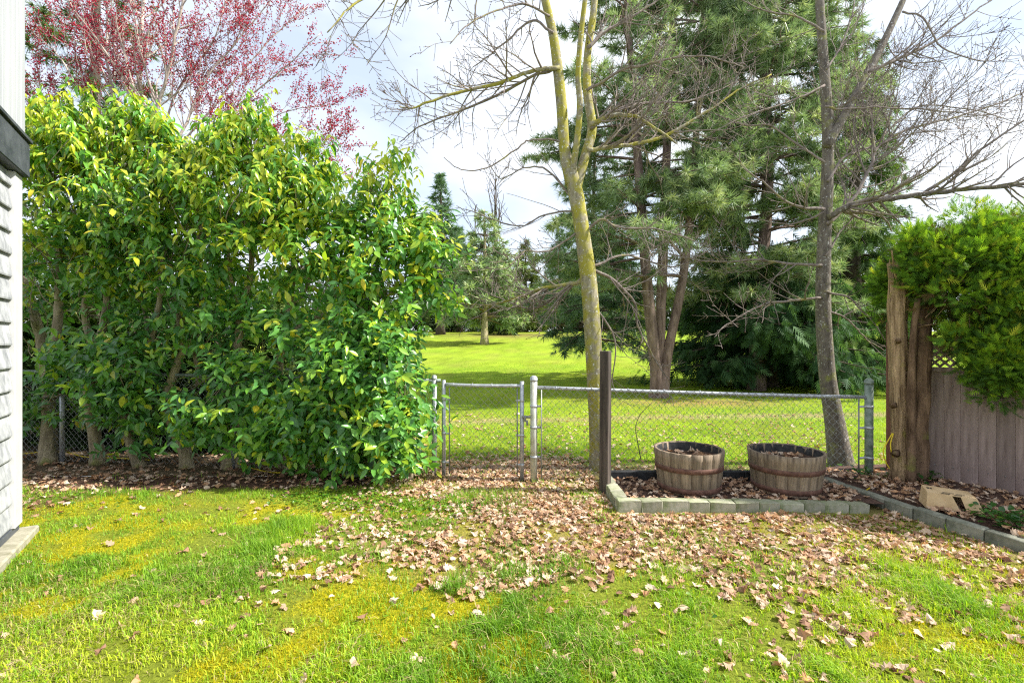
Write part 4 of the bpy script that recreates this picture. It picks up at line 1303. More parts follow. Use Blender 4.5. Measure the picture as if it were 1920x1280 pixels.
o, n_ = conifer('pine_tree', 'dark pine with low sweeping boughs behind the mossy maple trunk', pb4,
    [(rel([pb4, pb4 + np.array([0.1, 0, 3]), pb4 + np.array([0, 0, 6]), pb4 + np.array([0.1, 0, 9.5])], pb4), 0.16, 0.04)],
    1.5, lambda t: 2.7 * (1 - 0.7 * t) + 0.2, 0.34, 5, 0.42, 'needle', DPAL, (0.24, 0.40), 20, 0.036, 0.16, M['dark_bark'], 204, None, 1.2, 0.1, 0.14, spread=0.75)
cnt += n_
# low dark cypress and tall cedar on the right
CPAL = [(0.022, 0.052, 0.024), (0.034, 0.080, 0.034), (0.054, 0.118, 0.046), (0.09, 0.17, 0.065)]
pb3 = W(1405, 738, 16.2); pb3[2] = 0
o, n_ = conifer('cypress_tree', 'low dark green cypress with sweeping skirts and black trunks, on the meadow', pb3,
    [(rel([W(1412, 738, 16.2), W(1408, 640, 16.2), W(1400, 540, 16.2), W(1395, 470, 16.2)], pb3), 0.25, 0.05), (rel([W(1445, 738, 16.4), W(1450, 640, 16.4), W(1455, 560, 16.4), W(1460, 480, 16.4)], pb3), 0.25, 0.05)],
    0.75, lambda t: 3.5 * (1 - 0.62 * t) + 0.2, 0.22, 6, 0.30, 'frond', CPAL, (0.28, 0.44), 2, 0, 0.17, M['dark_bark'], 205, None, 1.2, 0.05, 0.14)
cnt += n_
pb5 = W(1600, 722, 17.0); pb5[2] = 0
o, n_ = conifer('cedar_tree', 'tall drooping green cedar seen right of the grey maple trunk', pb5,
    [(rel([pb5, pb5 + np.array([0, 0, 5.0]), pb5 + np.array([0.1, 0, 9.0]), pb5 + np.array([0.1, 0, 12.5])], pb5), 0.3, 0.05)],
    0.9, lambda t: 2.3 * (1 - 0.85 * t) + 0.25, 0.27, 6, 0.42, 'frond', [(0.04, 0.08, 0.028), (0.07, 0.13, 0.04), (0.11, 0.19, 0.055), (0.17, 0.25, 0.07)], (0.26, 0.46), 3, 0, 0.17, M['dark_bark'], 206, None, 1.0, 0.05, 0.12)
cnt += n_
pb6 = W(175, 640, 17.5); pb6[2] = 0.05
o, n_ = conifer('fir_tree', 'green fir behind the red budded tree at upper left', pb6,
    [(rel([pb6, pb6 + np.array([0, 0, 6.0]), pb6 + np.array([0.1, 0, 14.0]), pb6 + np.array([0.1, 0, 19])], pb6), 0.3, 0.05)],
    4.0, lambda t: 3.4 * (1 - 0.8 * t) + 0.25, 0.5, 5, 0.3, 'needle', [(0.05, 0.085, 0.03), (0.08, 0.13, 0.035), (0.12, 0.175, 0.04)], (0.30, 0.48), 16, 0.04, 0.22, M['dark_bark'], 207, None, 1.0, 0.15, 0.1)
cnt += n_

# far conifers across the meadow
FP = [('pointed dark conifer rising above the right end of the laurels', 826, 618, 52, 17.5, 4.2, 3.0, DPAL, 301, 'fir_tree'),
      ('rounded green pine with clear grey trunk on the mown rise', 908, 648, 40, 11.4, 4.2, 2.4, PPAL, 302, 'pine_tree'),
      ('small dark conifer left of the grey trunked pine', 862, 612, 60, 13, 3.6, 1.2, DPAL, 303, 'fir_tree'),
      ('small yellow green conifer right of the grey trunked pine', 985, 608, 62, 12, 3.8, 0.8, [(0.09, 0.13, 0.03), (0.14, 0.18, 0.04)], 304, 'fir_tree'),
      ('dark far conifer showing between the mossy maple and three stemmed pine', 1150, 606, 66, 13, 4.0, 1.5, DPAL, 305, 'fir_tree'),
      ('far dusky conifer behind the low sweeping pine boughs', 1050, 604, 70, 15, 4.4, 1.2, DPAL, 306, 'fir_tree')]
for lab, px, py, Y, h, L, zc, pal, sd, nm in FP:
    b_ = W(px, py, Y); b_[2] = float(gz(b_[0], b_[1])) - 0.1
    o, n_ = conifer(nm, lab, b_, [([np.zeros(3), np.array([0.05, 0, h * .5]), np.array([0, 0, h])], 0.026 * h, 0.04)], zc, (lambda L: (lambda t: L * (0.25 + 0.75 * math.sin(min(1, 0.35 + t * 0.5) * 3.0)) * (1 - t) ** 0.6 + 0.1))(L) if sd == 302 else (lambda L: (lambda t: L * (1 - 0.93 * t)))(L),
        0.45, 7, 0.30, 'needle', pal, (0.45, 0.80), 9, 0.075, 0.24, M['laurel_bark'] if sd == 302 else M['dark_bark'], sd, None, 2.0, 0.1, 0.14)
    cnt += n_


# ------------------------------------------------------------------ far bare trees and scrub along the meadow edge
def bare_far(label, px, py, Y, h, seed):
    global RNG
    keep = RNG; RNG = np.random.default_rng(seed)
    b_ = W(px, py, Y); b_[2] = float(gz(b_[0], b_[1])) - 0.1
    root = thing('bare_tree', label, 'tree', b_, 'bare trees beyond the meadow')
    g = Geo(); P = catmull([[0, 0, 0], [0.1, 0, h * 0.3], [0, 0, h * 0.65], [0.1, 0, h]], 8); rad = np.linspace(0.018 * h, 0.02, len(P)); tube(g, P, rad, 7); g.build('trunk', M['dark_bark'], root)
    tw = Geo(); sprout(tw, None, P, rad, 2, 0.05, 0.12, 0.85, 0.03, 0, 0.3, (0.22, 0.42), (0.5, 1.0)); tw.build('twigs', M['dark_bark'], root, True, 'stuff')
    RNG = keep


bare_far('tall bare far tree between the dark conifer and grey trunked pine', 928, 612, 64, 22, 401)
bare_far('smaller bare far tree leaning beside the tall bare one', 890, 610, 66, 17, 402)
bare_far('far bare tree low behind the mossy maple trunk', 1165, 606, 62, 11, 403)


def scrub(label, px, py, Y, w, h, pal, seed, name='bush'):
    rng = np.random.default_rng(seed)
    b_ = W(px, py, Y); b_[2] = float(gz(b_[0], b_[1])) - 0.05
    root = thing(name, label, 'bush', b_, 'scrub along the far meadow edge')
    g = Geo(); cs = [((rng.uniform(-.5, .5) * w, rng.uniform(-.3, .3) * w, h * rng.uniform(.3, .6)), (w * rng.uniform(.25, .4), w * .3, h * rng.uniform(.3, .42)), k + seed, 1) for k in range(6)]
    ell_sprays(g, cs, 950, (0.4, 0.75), pal, rng, np.zeros(3), 1, 0.2, tpl=(FAV, FAT))
    g.build('foliage', M['thuja'], root, True, 'stuff')
    g = Geo()
    for k in range(5):
        a = rng.uniform(0, 6.28); tube(g, catmull([[0, 0, -0.1], [math.cos(a) * w * .15, math.sin(a) * w * .15, h * .4], [math.cos(a) * w * .3, math.sin(a) * w * .3, h * .8]], 3), np.linspace(.06, .02, 7), 4)
    g.build('stems', M['dark_bark'], root, True, 'stuff')


SC_G = [(0.03, 0.05, 0.018), (0.05, 0.08, 0.022), (0.08, 0.12, 0.03)]; SC_Y = [(0.07, 0.11, 0.02), (0.12, 0.17, 0.025), (0.18, 0.22, 0.03)]; SC_B = [(0.07, 0.055, 0.04), (0.11, 0.09, 0.06), (0.15, 0.13, 0.08)]
for lab, px, Y, w, h, pal, sd in (
    ('dark bush at the far left end of the meadow edge', 770, 60, 7, 3.2, SC_G, 501), ('yellow green bush under the pointed dark conifer', 845, 63, 5, 3.0, SC_Y, 502),
    ('dark green bush just right of the grey pine trunk', 955, 54, 4.5, 3.2, SC_G, 503), ('bright bush right of the far brown bare patch', 985, 60, 5, 4.0, SC_Y, 504),
    ('brown leafless thicket left of the mossy maple', 1040, 66, 7, 3.6, SC_B, 505), ('brown leafless thicket right of the mossy maple', 1150, 64, 7, 3.4, SC_B, 506),
    ('pale green bush seen past the three stemmed pine', 1180, 58, 5, 3.4, SC_Y, 507), ('dark bush at the foot of the far conifers', 890, 68, 8, 4.6, SC_G, 508), ('dusky tall thicket closing the meadow behind the maple', 1100, 72, 10, 6.0, SC_G, 509), ('tall dark thicket behind the grey trunked pine', 930, 74, 10, 7.0, SC_G, 510), ('dark thicket seen under the laurel tips', 800, 75, 10, 6.0, SC_G, 511)):
    scrub(lab, px, 615, Y, w, h, pal, sd)
# wood beyond, one mass
rng = np.random.default_rng(520)
g = Geo()
cs = []
for k in range(60):
    x = rng.uniform(-75, 85); y = rng.uniform(84, 106); h = rng.uniform(7, 14)
    cs.append(((x, y, 3 + h * .45), (rng.uniform(3, 6), 3, h * .6), k, 1))
ell_sprays(g, cs, 9000, (1.4, 2.4), SC_G + SC_B[:2], rng, np.zeros(3), 1, 0.3, tpl=(FAV, FAT))
o = g.build('far_wood', M['thuja'], None, True, 'stuff'); o['label'] = 'dim mixed wood closing the view beyond the meadow'; o['category'] = 'wood'

# evergreen bushes on the meadow side of the hedge
for lab, px, Y, w, h, sd in (('dark evergreen bush behind the trunk nearest the house', 40, 7.7, 3.2, 3.4, 601), ('dark evergreen bush seen between second and third laurel trunks', 190, 7.8, 3.0, 3.0, 602),
        ('dark evergreen bush behind the crooked laurel trunk', 330, 7.6, 3.0, 2.8, 603), ('dark evergreen bush behind the tall pointed laurel', 480, 7.5, 2.8, 2.7, 604)):
    rng = np.random.default_rng(sd)
    b_ = W(px, 640, Y); b_[2] = 0
    root = thing('evergreen_bush', lab, 'bush', b_, 'evergreen bushes behind the hedge')
    g = Geo(); cs = [((rng.uniform(-.45, .45) * w, rng.uniform(-.3, .3), h * rng.uniform(.02, .65)), (w * rng.uniform(.25, .36), .5, h * rng.uniform(.22, .34)), k + sd, 1) for k in range(12)]
    ell_sprays(g, cs, 3600, (0.16, 0.28), [(0.03, 0.06, 0.02), (0.05, 0.10, 0.03), (0.08, 0.15, 0.035), (0.13, 0.19, 0.05)], rng, np.zeros(3), 1, 0.1, tpl=(FAV, FAT))
    g.build('foliage', M['thuja'], root, True, 'stuff')
    for k in range(4):
        a = rng.uniform(0, 6.28); g = Geo(); tube(g, catmull([[0.2 * math.cos(a), 0.1 * math.sin(a), -0.1], [math.cos(a) * w * .15, math.sin(a) * .2, h * .4], [math.cos(a) * w * .3, math.sin(a) * .3, h * .8]], 3), np.linspace(.05, .02, 7), 6); g.build('stem', M['dark_bark'], root)

# ------------------------------------------------------------------ red budded tree behind the hedge
RY = 9.4
rb_ = W(290, 640, RY); rb_[2] = 0.0
rt = thing('red_bud_tree', 'pale stemmed tree full of small red buds behind the hedge', 'tree', rb_)
tw, buds = Geo(), []
P = catmull([[0, 0, -0.1], [0.05, 0, 1.5], [-0.05, 0, 3.0], [-0.1, 0, 4.4]], 6)
g = Geo(); tube(g, P, np.linspace(0.13, 0.10, len(P)), 12, rough=0.05); g.build('trunk', M['redtwig'], rt)
for pts, r0, r1, dY in (
    ([(285, 330), (270, 230), (262, 120), (272, 0), (278, -120)], 0.11, 0.05, 0.2), ([(288, 330), (292, 220), (312, 140), (345, 30), (360, -90)], 0.08, 0.04, -0.5),
    ([(280, 340), (230, 240), (205, 140), (202, 40), (190, -90)], 0.07, 0.04, 0.5), ([(280, 340), (190, 220), (145, 160), (100, 95), (50, 50)], 0.05, 0.02, -0.4),
    ([(290, 320), (340, 240), (375, 150), (440, 70), (520, -40)], 0.06, 0.02, 0.6), ([(292, 330), (360, 270), (450, 190), (540, 120), (600, 60)], 0.05, 0.015, -0.3),
    ([(292, 340), (390, 280), (480, 230), (560, 200), (640, 190)], 0.04, 0.012, 0.3), ([(275, 330), (150, 260), (90, 220), (60, 140)], 0.04, 0.015, 0.4),
    ([(300, 330), (400, 300), (500, 270), (600, 262), (645, 275)], 0.035, 0.01, -0.5), ([(285, 300), (330, 170), (400, 60), (430, -60)], 0.045, 0.02, 1.0), ([(285, 300), (240, 160), (160, 40), (120, -60)], 0.045, 0.02, 0.9),
    ([(292, 320), (420, 180), (500, 90), (580, 10)], 0.04, 0.015, 0.9)):
    P = pxpath(pts, RY, dY, 6) - rb_
    P[2:] += np.cumsum(RNG.normal(size=P[2:].shape) * 0.012, axis=0)
    rad = np.linspace(r0 * 0.5, r1 * 0.4, len(P))
    g = Geo(); tube(g, P, rad, 8, rough=0.05); g.build('limb', M['redtwig'], rt)
    sprout(tw, buds, P, rad, 2, 0.05, 0.15, 5.4, 0.0042, 1.0, 0.2, (0.20, 0.44), (0.4, 1.0))
tw.build('twigs', M['redtwig'], rt, True, 'stuff')
more = []
for p, d in buds:
    for _ in range(3):
        more.append((p + RNG.normal(size=3) * 0.035, nrm(RNG.normal(size=3))))
put_buds(rt, 'buds', buds + more, (0.026, 0.048), [(0.46, 0.010, 0.035), (0.48, 0.018, 0.07), (0.34, 0.012, 0.06)], M['bud'])
print('red buds', len(buds), 'tufts', cnt)

# ------------------------------------------------------------------ cords, box
def cord(label, pts, r=0.006, mat='yellow'):
    g = Geo(); P = catmull(pts, 7); tube(g, P, r, 6)
    return tag(g.build('cord', M[mat]), label, 'cord')


cord('yellow cord lying along the foot of the fence behind the laurels', [W(20, 852, 6.45), W(110, 846, 6.4), W(160, 856, 6.3), W(215, 858, 6.25), W(280, 862, 6.2)], 0.007)
cord('yellow cord emerging between laurel trunks in mid hedge', [W(445, 868, 6.05), W(470, 876, 5.95), W(500, 884, 5.85), W(530, 886, 5.8)], 0.007)
cord('yellow cord loop hanging on the left side of the sawn trunk', [W(1673, 812, 5.28), W(1660, 835, 5.27), W(1656, 850, 5.27), W(1662, 868, 5.27), W(1668, 878, 5.28)], 0.006)
cord('second yellow cord strand close against the sawn trunk', [W(1675, 812, 5.27), W(1670, 830, 5.26), W(1671, 845, 5.25), W(1675, 856, 5.26)], 0.006)
cord('short yellow cord end between the two sawn trunks', [W(1722, 830, 5.26), W(1726, 838, 5.25), W(1723, 846, 5.26)], 0.007)
cord('yellow cord lying on leaves at the green end post foot', [W(1618, 922, 4.95), W(1635, 912, 5.05), W(1650, 902, 5.2), W(1658, 900, 5.3)], 0.007)
cord('thin pale cord lying beside the yellow one at the post foot', [W(1630, 922, 4.98), W(1645, 910, 5.1), W(1658, 903, 5.2)], 0.004, 'trim')

bxo = thing('cardboard_box', 'crushed tan cardboard box lying on its side by the edging', 'box', (3.98, 4.38, 0.10))
cor = np.array([[-.20, -.10, 0], [.18, -.13, 0], [.20, .10, 0], [-.18, .11, 0], [-.17, -.05, .13], [.16, -.115, .115], [.18, .09, .12], [-.15, .12, .15]])


def panel(pts, name, th=0.005, mat='card'):
    p = np.array(pts, float); n = nrm(np.cross(p[1] - p[0], p[2] - p[0])); k = len(p)
    V = np.concatenate([p, p - n * th]); T = [[0, i, i + 1] for i in range(1, k - 1)] + [[k, k + i + 1, k + i] for i in range(1, k - 1)]
    q = [[i, k + i, k + (i + 1) % k, (i + 1) % k] for i in range(k)]
    g = Geo(); g.add(V, T, q); return g.build(name, M[mat], bxo, False)


top = panel([cor[4], cor[5], cor[6], cor[7]], 'top_panel')
panel([cor[1], cor[2], cor[6], cor[5]], 'side_panel')
panel([cor[3], cor[0], cor[4], cor[7]], 'side_panel')
panel([cor[2], cor[3], cor[7], cor[6]], 'back_panel')
panel([cor[0], cor[0] * .38 + cor[1] * .62 + np.array([0, -.01, .0]), cor[4] * .5 + cor[5] * .5 + np.array([0, -.004, -.002]), cor[4] + np.array([0, -.002, -.001])], 'flap')
fl2 = panel([cor[0] * .28 + cor[1] * .72 + np.array([0, -.03, 0.0]), cor[1] + np.array([.01, -.03, 0]), cor[5] + np.array([0, -.004, 0]), cor[4] * .33 + cor[5] * .67 + np.array([0, -.004, 0])], 'flap')


def ink(a, b, c, w, parent=None):
    """Printed mark on panel a(origin) along b with c the other edge."""
    a, b, c = [np.array(t, float) for t in (a, b, c)]
    n = nrm(np.cross(b - a, c - a)) * 0.0022
    g = Geo(); g.add([a + n, b + n, b + (c - a) * w + n, c * w + a * (1 - w) + n], [[0, 1, 2], [0, 2, 3]]); return g.build('print_mark', M['ink'], bxo, False)


def on(P0, P1, P3, s, t):
    return P0 + (P1 - P0) * s + (P3 - P0) * t


for s0, s1, t0, t1 in ((.30, .48, .10, .16), (.34, .58, .26, .31), (.55, .72, .10, .15), (.62, .8, .26, .30), (.06, .12, .55, .7), (.14, .17, .55, .7)):
    a = on(cor[4], cor[5], cor[7], s0, t0); ink(a, on(cor[4], cor[5], cor[7], s1, t0), on(cor[4], cor[5], cor[7], s0, t1), 1.0)
FP0, FP1, FP3 = cor[0] * .28 + cor[1] * .72 + np.array([0, -.03, 0]), cor[1] + np.array([.01, -.03, 0]), cor[4] * .33 + cor[5] * .67 + np.array([0, -.004, 0])
for s0, s1, t0, t1 in ((.25, .30, .2, .5), (.25, .45, .2, .25), (.40, .45, .2, .4), (.25, .45, .45, .5), (.70, .74, .25, .6), (.74, .85, .55, .6), (.25, .50, .58, .61)):
    ink(on(FP0, FP1, FP3, s0, t0), on(FP0, FP1, FP3, s1, t0), on(FP0, FP1, FP3, s0, t1), 1.0)
bxo.rotation_euler = (0.03, -0.03, math.radians(-20))

# ------------------------------------------------------------------ grass, moss, weeds
def clear_of_house(x, y, m):
    dx, dy = x - hc[0], y - hc[1]
    return (dx * hn[0] + dy * hn[1] > m) | (dx * hu[0] + dy * hu[1] < -0.08)


def in_view(x, y, m=0.25):
    return np.abs(x) < 1.067 * y + m


def blades(geo, x, y, z, h, w, lean, cols, rng, segs=2):
    n = len(x)
    a = rng.uniform(0, 2 * math.pi, n)
    ld = np.stack([np.cos(a), np.sin(a), np.zeros(n)], -1)
    s = np.stack([-np.sin(a + rng.normal(size=n) * .5), np.cos(a), np.zeros(n)], -1)
    b = np.stack([x, y, z - 0.004], -1)
    m = b + ld * (lean * h * 0.3)[:, None]; m[:, 2] += h * 0.6
    t = b + ld * (lean * h)[:, None]; t[:, 2] += h * (1 - 0.35 * np.clip(lean, 0, 2))
    wv = s * (w / 2)[:, None]
    if segs == 2:
        V = np.stack([b - wv, b + wv, m + wv * .8, m - wv * .8, t], 1).reshape(-1, 3)
        k = np.arange(n)[:, None] * 5
        T = np.concatenate([k + np.array([[0, 1, 2]]), k + np.array([[0, 2, 3]]), k + np.array([[3, 2, 4]])])
        geo.add(V, T, None, np.repeat(cols, 5, 0))
    else:
        V = np.stack([b - wv, b + wv, t], 1).reshape(-1, 3)
        geo.add(V, np.arange(n * 3).reshape(-1, 3), None, np.repeat(cols, 3, 0))


rng = np.random.default_rng(77)
GP = 1.55 * np.array([(0.085, 0.175, 0.014), (0.115, 0.215, 0.016), (0.15, 0.255, 0.018), (0.18, 0.29, 0.018), (0.27, 0.32, 0.02)])
g = Geo()
n = 450000
yy = 2.0 + (SPLIT - 2.0) * rng.random(n) ** 1.25
xx = (rng.random(n) * 2 - 1) * (1.1 * yy + 0.2)
ok = np.ones(n, bool)
ok &= clear_of_house(xx, yy, 0.13)
ok &= ~((xx > 0.95) & (xx < 3.6) & (yy > 4.44))
ok &= ~(xx > np.interp(yy, cp[::-1, 1], cp[::-1, 0]) - 0.06)
so, li, mo = soil_mask(xx, yy), litter_mask(xx, yy), moss_mask(xx, yy)
clump = fbm(xx * 2.6, yy * 2.6, 81, 3)
fine = vnoise(xx * 9, yy * 9, 83)
dens = np.clip(0.30 + 1.9 * (clump - 0.38), 0.04, 1) * (0.5 + 0.7 * fine)
dens *= (1 - 0.97 * so) * (1 - 0.62 * li) * (1 - 0.78 * mo)
ok &= rng.random(n) < dens
xx, yy, clump, fine = xx[ok], yy[ok], clump[ok], fine[ok]
n = len(xx)
tone = np.clip(0.52 + 1.7 * (fbm(xx * 0.9, yy * 0.9, 85) - 0.5) - 0.55 * (clump - 0.5) + rng.normal(size=n) * 0.22, 0, 0.999)
cols = GP[(tone * 5).astype(int)] * rng.uniform(0.8, 1.25, (n, 1))
straw = rng.random(n) < (0.06 + 0.10 * sst(0.6, 0.8, fbm(xx * 2.4, yy * 2.4, 87)) + 0.22 * (1 - sst(-2.6, -1.4, xx)) * (1 - sst(2.9, 3.4, yy)))
cols[straw] = np.array([0.46, 0.38, 0.17]) * rng.uniform(0.7, 1.2, (straw.sum(), 1))
hh = rng.uniform(0.03, 0.07, n) * (0.55 + 1.25 * np.clip(clump - 0.25, 0, 1)) + 0.028 * sst(0.58, 0.78, clump) + 0.018 * sst(0.62, 0.8, fbm(xx * 6, yy * 6, 84))
hh[straw] *= rng.uniform(0.6, 1.2, straw.sum())
lean = np.abs(rng.normal(size=n)) * 0.55 + 0.15; lean[straw] += 0.9
wd = rng.uniform(0.003, 0.0062, n)
nr = yy < 3.6
for s_, sg in ((nr, 2), (~nr, 1)):
    blades(g, xx[s_], yy[s_], gz(xx[s_], yy[s_]), hh[s_], wd[s_] * (1 if sg == 2 else 1.35), lean[s_], cols[s_], rng, sg)
print('lawn blades', n)
o = g.build('lawn_grass', M['grass'], None, True, 'stuff')
o['label'] = 'short tufted spring grass of the lawn'; o['category'] = 'grass'

g = Geo(); n = 330000
yy = 2.0 + 3.2 * rng.random(n) ** 1.2; xx = (rng.random(n) * 2 - 1) * (1.1 * yy)
mo = moss_mask(xx, yy); ok = (rng.random(n) < mo * (0.35 + 1.1 * fbm(xx * 7, yy * 7, 59))) & clear_of_house(xx, yy, 0.13) & ~(xx > np.interp(yy, cp[::-1, 1], cp[::-1, 0]) - 0.06) & (rng.random(n) > litter_mask(xx, yy) * .7)
xx, yy = xx[ok], yy[ok]; n = len(xx)
cols = np.array([(0.46, 0.415, 0.012), (0.58, 0.49, 0.012), (0.36, 0.385, 0.013), (0.22, 0.29, 0.014)])[rng.integers(0, 4, n)] * rng.uniform(0.75, 1.2, (n, 1))
blades(g, xx, yy, gz(xx, yy), rng.uniform(0.010, 0.024, n) + 0.022 * np.clip(fbm(xx * 9, yy * 9, 58) - 0.4, 0, 1), rng.uniform(0.004, 0.009, n), np.abs(rng.normal(size=n)) * 0.8, cols, rng, 1)
o = g.build('moss', M['grass'], None, True, 'stuff'); o['label'] = 'yellow moss patches in the lawn'; o['category'] = 'moss'

g = Geo(); n = 150000
yy = SPLIT + 0.05 + 20 * rng.random(n) ** 1.9; xx = (rng.random(n) * 2 - 1) * 1.0 * yy
ok = (rng.random(n) < np.clip(0.15 + sst(6.0, 6.7, yy + 0.8 * (fbm(xx * 1.2, yy * 1.2, 69) - .5)), 0, 1) * (0.4 + 0.8 * fbm(xx * 2, yy * 2, 91))) & (xx > -2.6)
xx, yy = xx[ok], yy[ok]; n = len(xx)
tone = np.clip(0.5 + 1.6 * (fbm(xx * .6, yy * .6, 93) - 0.5) + rng.normal(size=n) * .18, 0, .999)
cols = 1.5 * np.array([(0.085, 0.19, 0.010), (0.12, 0.235, 0.012), (0.165, 0.27, 0.013), (0.22, 0.29, 0.014)])[(tone * 4).astype(int)] * rng.uniform(.8, 1.2, (n, 1))
blades(g, xx, yy, gz(xx, yy), rng.uniform(0.03, 0.075, n), rng.uniform(0.006, 0.012, n) * (0.5 + yy / 11), np.abs(rng.normal(size=n)) * .7, cols, rng, 1)
o = g.build('meadow_grass', M['grass'], None, True, 'stuff'); o['label'] = 'mown bright grass of the meadow'; o['category'] = 'grass'

# broad leaved weeds in the lawn and ivy in the shrub bed
WV = np.array([[0, 0, 0], [.3, .3, .1], [.36, .7, .1], [0, 1, 0], [-.36, .7, .1], [-.3, .3, .1], [0, .5, -.03]], float)
WT = np.array([[0, 1, 6], [1, 2, 6], [2, 3, 6], [3, 4, 6], [4, 5, 6], [5, 0, 6]])


def weeds(name, label, cat, x, y, size, pal, lift, zf=gz, matk='laurel'):
    n = len(x); g = Geo(); a = rng.uniform(0, 6.283, n)
    d = nrm(np.stack([np.cos(a), np.sin(a), rng.uniform(-.1, .6, n)], -1))
    stamp(g, WV, WT, np.stack([x, y, zf(x, y) + rng.uniform(0.004, lift, n)], -1), frames(d, nrm(np.array([0, 0, 1.]) + rng.normal(size=(n, 3)) * .25)), rng.uniform(*size, n), np.array(pal)[rng.integers(0, len(pal), n)] * rng.uniform(.8, 1.2, (n, 1)))
    o = g.build(name, M[matk], None, True, 'stuff'); o['label'] = label; o['category'] = cat


cx_ = np.concatenate([rng.normal(-2.1 + 0.35 * k, 0.22, 240) for k in range(5)] + [rng.normal(-4.3, .4, 160), rng.normal(1.2, 1.6, 260)])
cy_ = np.concatenate([rng.normal(4.85 - .06 * k, 0.17, 240) for k in range(5)] + [rng.normal(4.7, .3, 160), rng.normal(3.9, .5, 260)])
ok = clear_of_house(cx_, cy_, 0.14) & ~((cx_ > 0.93) & (cy_ > 4.42)) & (cx_ < 3.4)
weeds('lawn_weeds', 'small broad leaved weeds in the lawn below the laurels', 'weeds', cx_[ok], cy_[ok], (0.018, 0.04), [(0.06, .16, .014), (.10, .22, .016), (.15, .27, .018)], 0.04)
ix = np.concatenate([rng.normal(4.15, .16, 170), rng.normal(4.35, .25, 260), rng.normal(4.45, .10, 90), rng.normal(3.95, .1, 60)]); iy = np.concatenate([rng.normal(4.0, .14, 170), rng.normal(3.75, .2, 260), rng.normal(5.2, .08, 90), rng.normal(5.35, .1, 60)])
ok = ix > np.interp(iy, cp[::-1, 1], cp[::-1, 0]) + 0.06
weeds('ivy', 'low dark green creeping leaves in the bed under the thuja', 'ivy', ix[ok], iy[ok], (0.03, 0.065), [(.03, .10, .02), (.05, .14, .025), (.07, .17, .03)], 0.10, lambda x, y: np.full_like(x, .09))


# ------------------------------------------------------------------ fallen leaves
def lobed(seed):
    r_ = np.random.default_rng(seed)
    prof = [(0, 0), (.12, .06), (.32, .10), (.23, .24), (.44, .36), (.28, .47), (.38, .62), (.20, .70), (.19, .87), (0, 1.0)]
    right = np.array(prof); right[1:-1] *= r_.uniform(.85, 1.15, (8, 2))
    left = right[1:-1][::-1] * np.array([-1, 1]) * r_.uniform(.9, 1.1, (8, 2))
    out = np.concatenate([right, left])
    mid = np.array([[0, .25], [0, .5], [0, .75]])
    V2 = np.concatenate([out, mid]); n_ = len(out)
    T = []
    for i in range(n_):
        j = (i + 1) % n_
        ym = (out[i, 1] + out[j, 1]) / 2
        mk = n_ + (0 if ym < .38 else 1 if ym < .64 else 2)
        if T and T[-1][2] != mk:
            a_, b_ = T[-1][2], mk
            T.append([i, b_, a_] if abs(a_ - b_) == 1 else [i, n_ + 1, a_])
        T.append([i, j, mk])
    a1, a2, c = r_.uniform(-1.1, 1.1), r_.uniform(-.7, .9), r_.uniform(-.9, .9)
    z = a1 * V2[:, 0] ** 2 * 2 + a2 * (V2[:, 1] - .5) ** 2 + c * V2[:, 0] * (V2[:, 1] - .5) + r_.normal(size=len(V2)) * .05
    z = z - np.median(z)
    return np.column_stack([V2[:, 0], V2[:, 1] - .5, z]), np.array(T)


FT = [lobed(900 + i) for i in range(10)]
FPAL = 1.16 * np.array([(0.44, 0.30, 0.205), (0.50, 0.375, 0.275), (0.33, 0.205, 0.13), (0.56, 0.45, 0.35), (0.22, 0.125, 0.08), (0.43, 0.255, 0.14)])


def litter(x, y, zf, size, name, label):
    n = len(x); g = Geo()
    a = rng.uniform(0, 6.283, n); d = nrm(np.stack([np.cos(a), np.sin(a), rng.normal(size=n) * .25], -1))
    up = nrm(np.array([0, 0, 1.]) + rng.normal(size=(n, 3)) * .38) * np.where(rng.random(n) < .5, 1, -1)[:, None]
    R = frames(d, up); sc = rng.uniform(*size, n)[:, None] * np.stack([rng.uniform(.85, 1.15, n), np.ones(n), rng.uniform(.5, 1.25, n)], -1); ti = rng.integers(0, 10, n)
    P = np.stack([x, y, zf(x, y) + rng.uniform(0.004, 0.026, n)], -1)
    for k in range(10):
        s_ = ti == k
        stamp(g, FT[k][0], FT[k][1], P[s_], R[s_], sc[s_], FPAL[rng.integers(0, 6, s_.sum())] * rng.uniform(.75, 1.25, (s_.sum(), 1)))
    o = g.build(name, M['dry'], None, False, 'stuff'); o['label'] = label; o['category'] = 'leaves'


n = 60000
yy = 2.2 + 4.6 * rng.random(n) ** .9; xx = (rng.random(n) * 2 - 1) * (1.08 * yy)
li = litter_mask(xx, yy)
ok = (rng.random(n) < li * 0.85 * (0.05 + 1.5 * fbm(xx * 3, yy * 3, 95)) + 0.010 + 0.055 * sst(-0.5, 2.0, xx) * (0.3 + fbm(xx * 2, yy * 2, 96))) & clear_of_house(xx, yy, 0.15) & ~((xx > .95) & (xx < 3.5) & (yy > 4.42)) & ~(xx > np.interp(yy, cp[::-1, 1], cp[::-1, 0]) - 0.07)
lx, ly = xx[ok], yy[ok]
near = (ly < 4.25) & (rng.random(len(lx)) < .35)
litter(lx[~near], ly[~near], gz, (0.025, 0.078), 'leaf_litter', 'thick tan leaf litter strewn before the gate and bed')
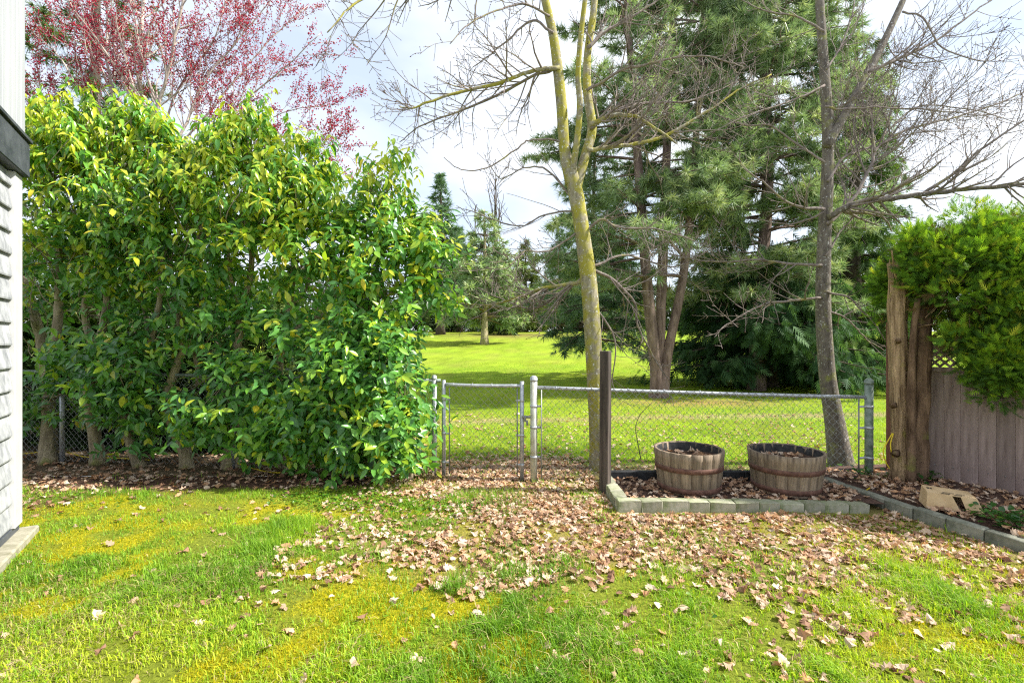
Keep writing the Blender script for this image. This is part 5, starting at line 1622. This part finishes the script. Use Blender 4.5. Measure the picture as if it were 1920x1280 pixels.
# meadow side
n = 2000; yy = SPLIT + .1 + 5 * rng.random(n) ** 2.2; xx = rng.uniform(-2.2, 6.5, n); litter(xx, yy, gz, (0.03, 0.075), 'leaf_litter', 'scattered brown leaves on the meadow just past the fence')
n = 650; litter(rng.uniform(1.05, 3.5, n), rng.uniform(4.6, 5.36, n), lambda x, y: np.full_like(x, .065), (0.03, 0.075), 'leaf_litter', 'brown leaves lying on the mulch around the barrels')
n = 1500; yy = rng.uniform(3.0, 5.6, n); xx = np.interp(yy, cp[::-1, 1], cp[::-1, 0]) + .08 + rng.random(n) * 1.6; litter(xx, yy, lambda x, y: np.full_like(x, .095), (0.03, 0.075), 'leaf_litter', 'brown leaves in the shaded bed under the thuja')
for bx_, by_, hz_ in ((1.85, 5.03, .39), (2.86, 5.02, .37)):
    n = 46; rr = .27 * np.sqrt(rng.random(n)); aa = rng.random(n) * 6.283
    litter(bx_ + rr * np.cos(aa), by_ + rr * np.sin(aa), lambda x, y: np.full_like(x, hz_), (0.05, 0.09), 'leaf_litter', 'dead leaves inside the %s barrel' % ('left' if bx_ < 2 else 'right'))
# the ones that show largest, one by one
FM = {}
for k in range(10):
    for c in range(6):
        g = Geo(); g.add(FT[k][0], FT[k][1], None, FPAL[c]); FM[k, c] = g.mesh('fallen_leaf', M['dry'], False)
ix = np.where(near)[0]
ix = ix[np.argsort(ly[ix])][:280]
CN = ['tan', 'pale tan', 'brown', 'bleached', 'dark brown', 'russet']
for i in ix:
    k, c = int(rng.integers(0, 10)), int(rng.integers(0, 6))
    o = bpy.data.objects.new('fallen_leaf', FM[k, c]); COL.objects.link(o)
    o.location = (lx[i], ly[i], float(gz(lx[i], ly[i])) + rng.uniform(.016, .032)); o.rotation_euler = (rng.normal() * .32, rng.normal() * .32, rng.uniform(0, 6.28)); s = rng.uniform(.038, .085); o.scale = (s * rng.uniform(.75, 1.1), s, s * rng.uniform(.5, 1.3))
    side = 'left part of the lawn' if lx[i] < -0.8 else 'middle of the lawn' if lx[i] < 0.9 else 'right part of the lawn'
    dep = 'in the foreground' if ly[i] < 3.0 else 'further back'
    tag(o, '%s dry lobed leaf on the %s %s' % (CN[c], side, dep), 'leaf', 'fallen leaves on the lawn')
print('fallen leaves', len(lx), 'objects', len(bpy.data.objects), 'tris', sum(len(o.data.loop_triangles) or len(o.data.polygons) for o in bpy.data.objects if o.type == 'MESH'))
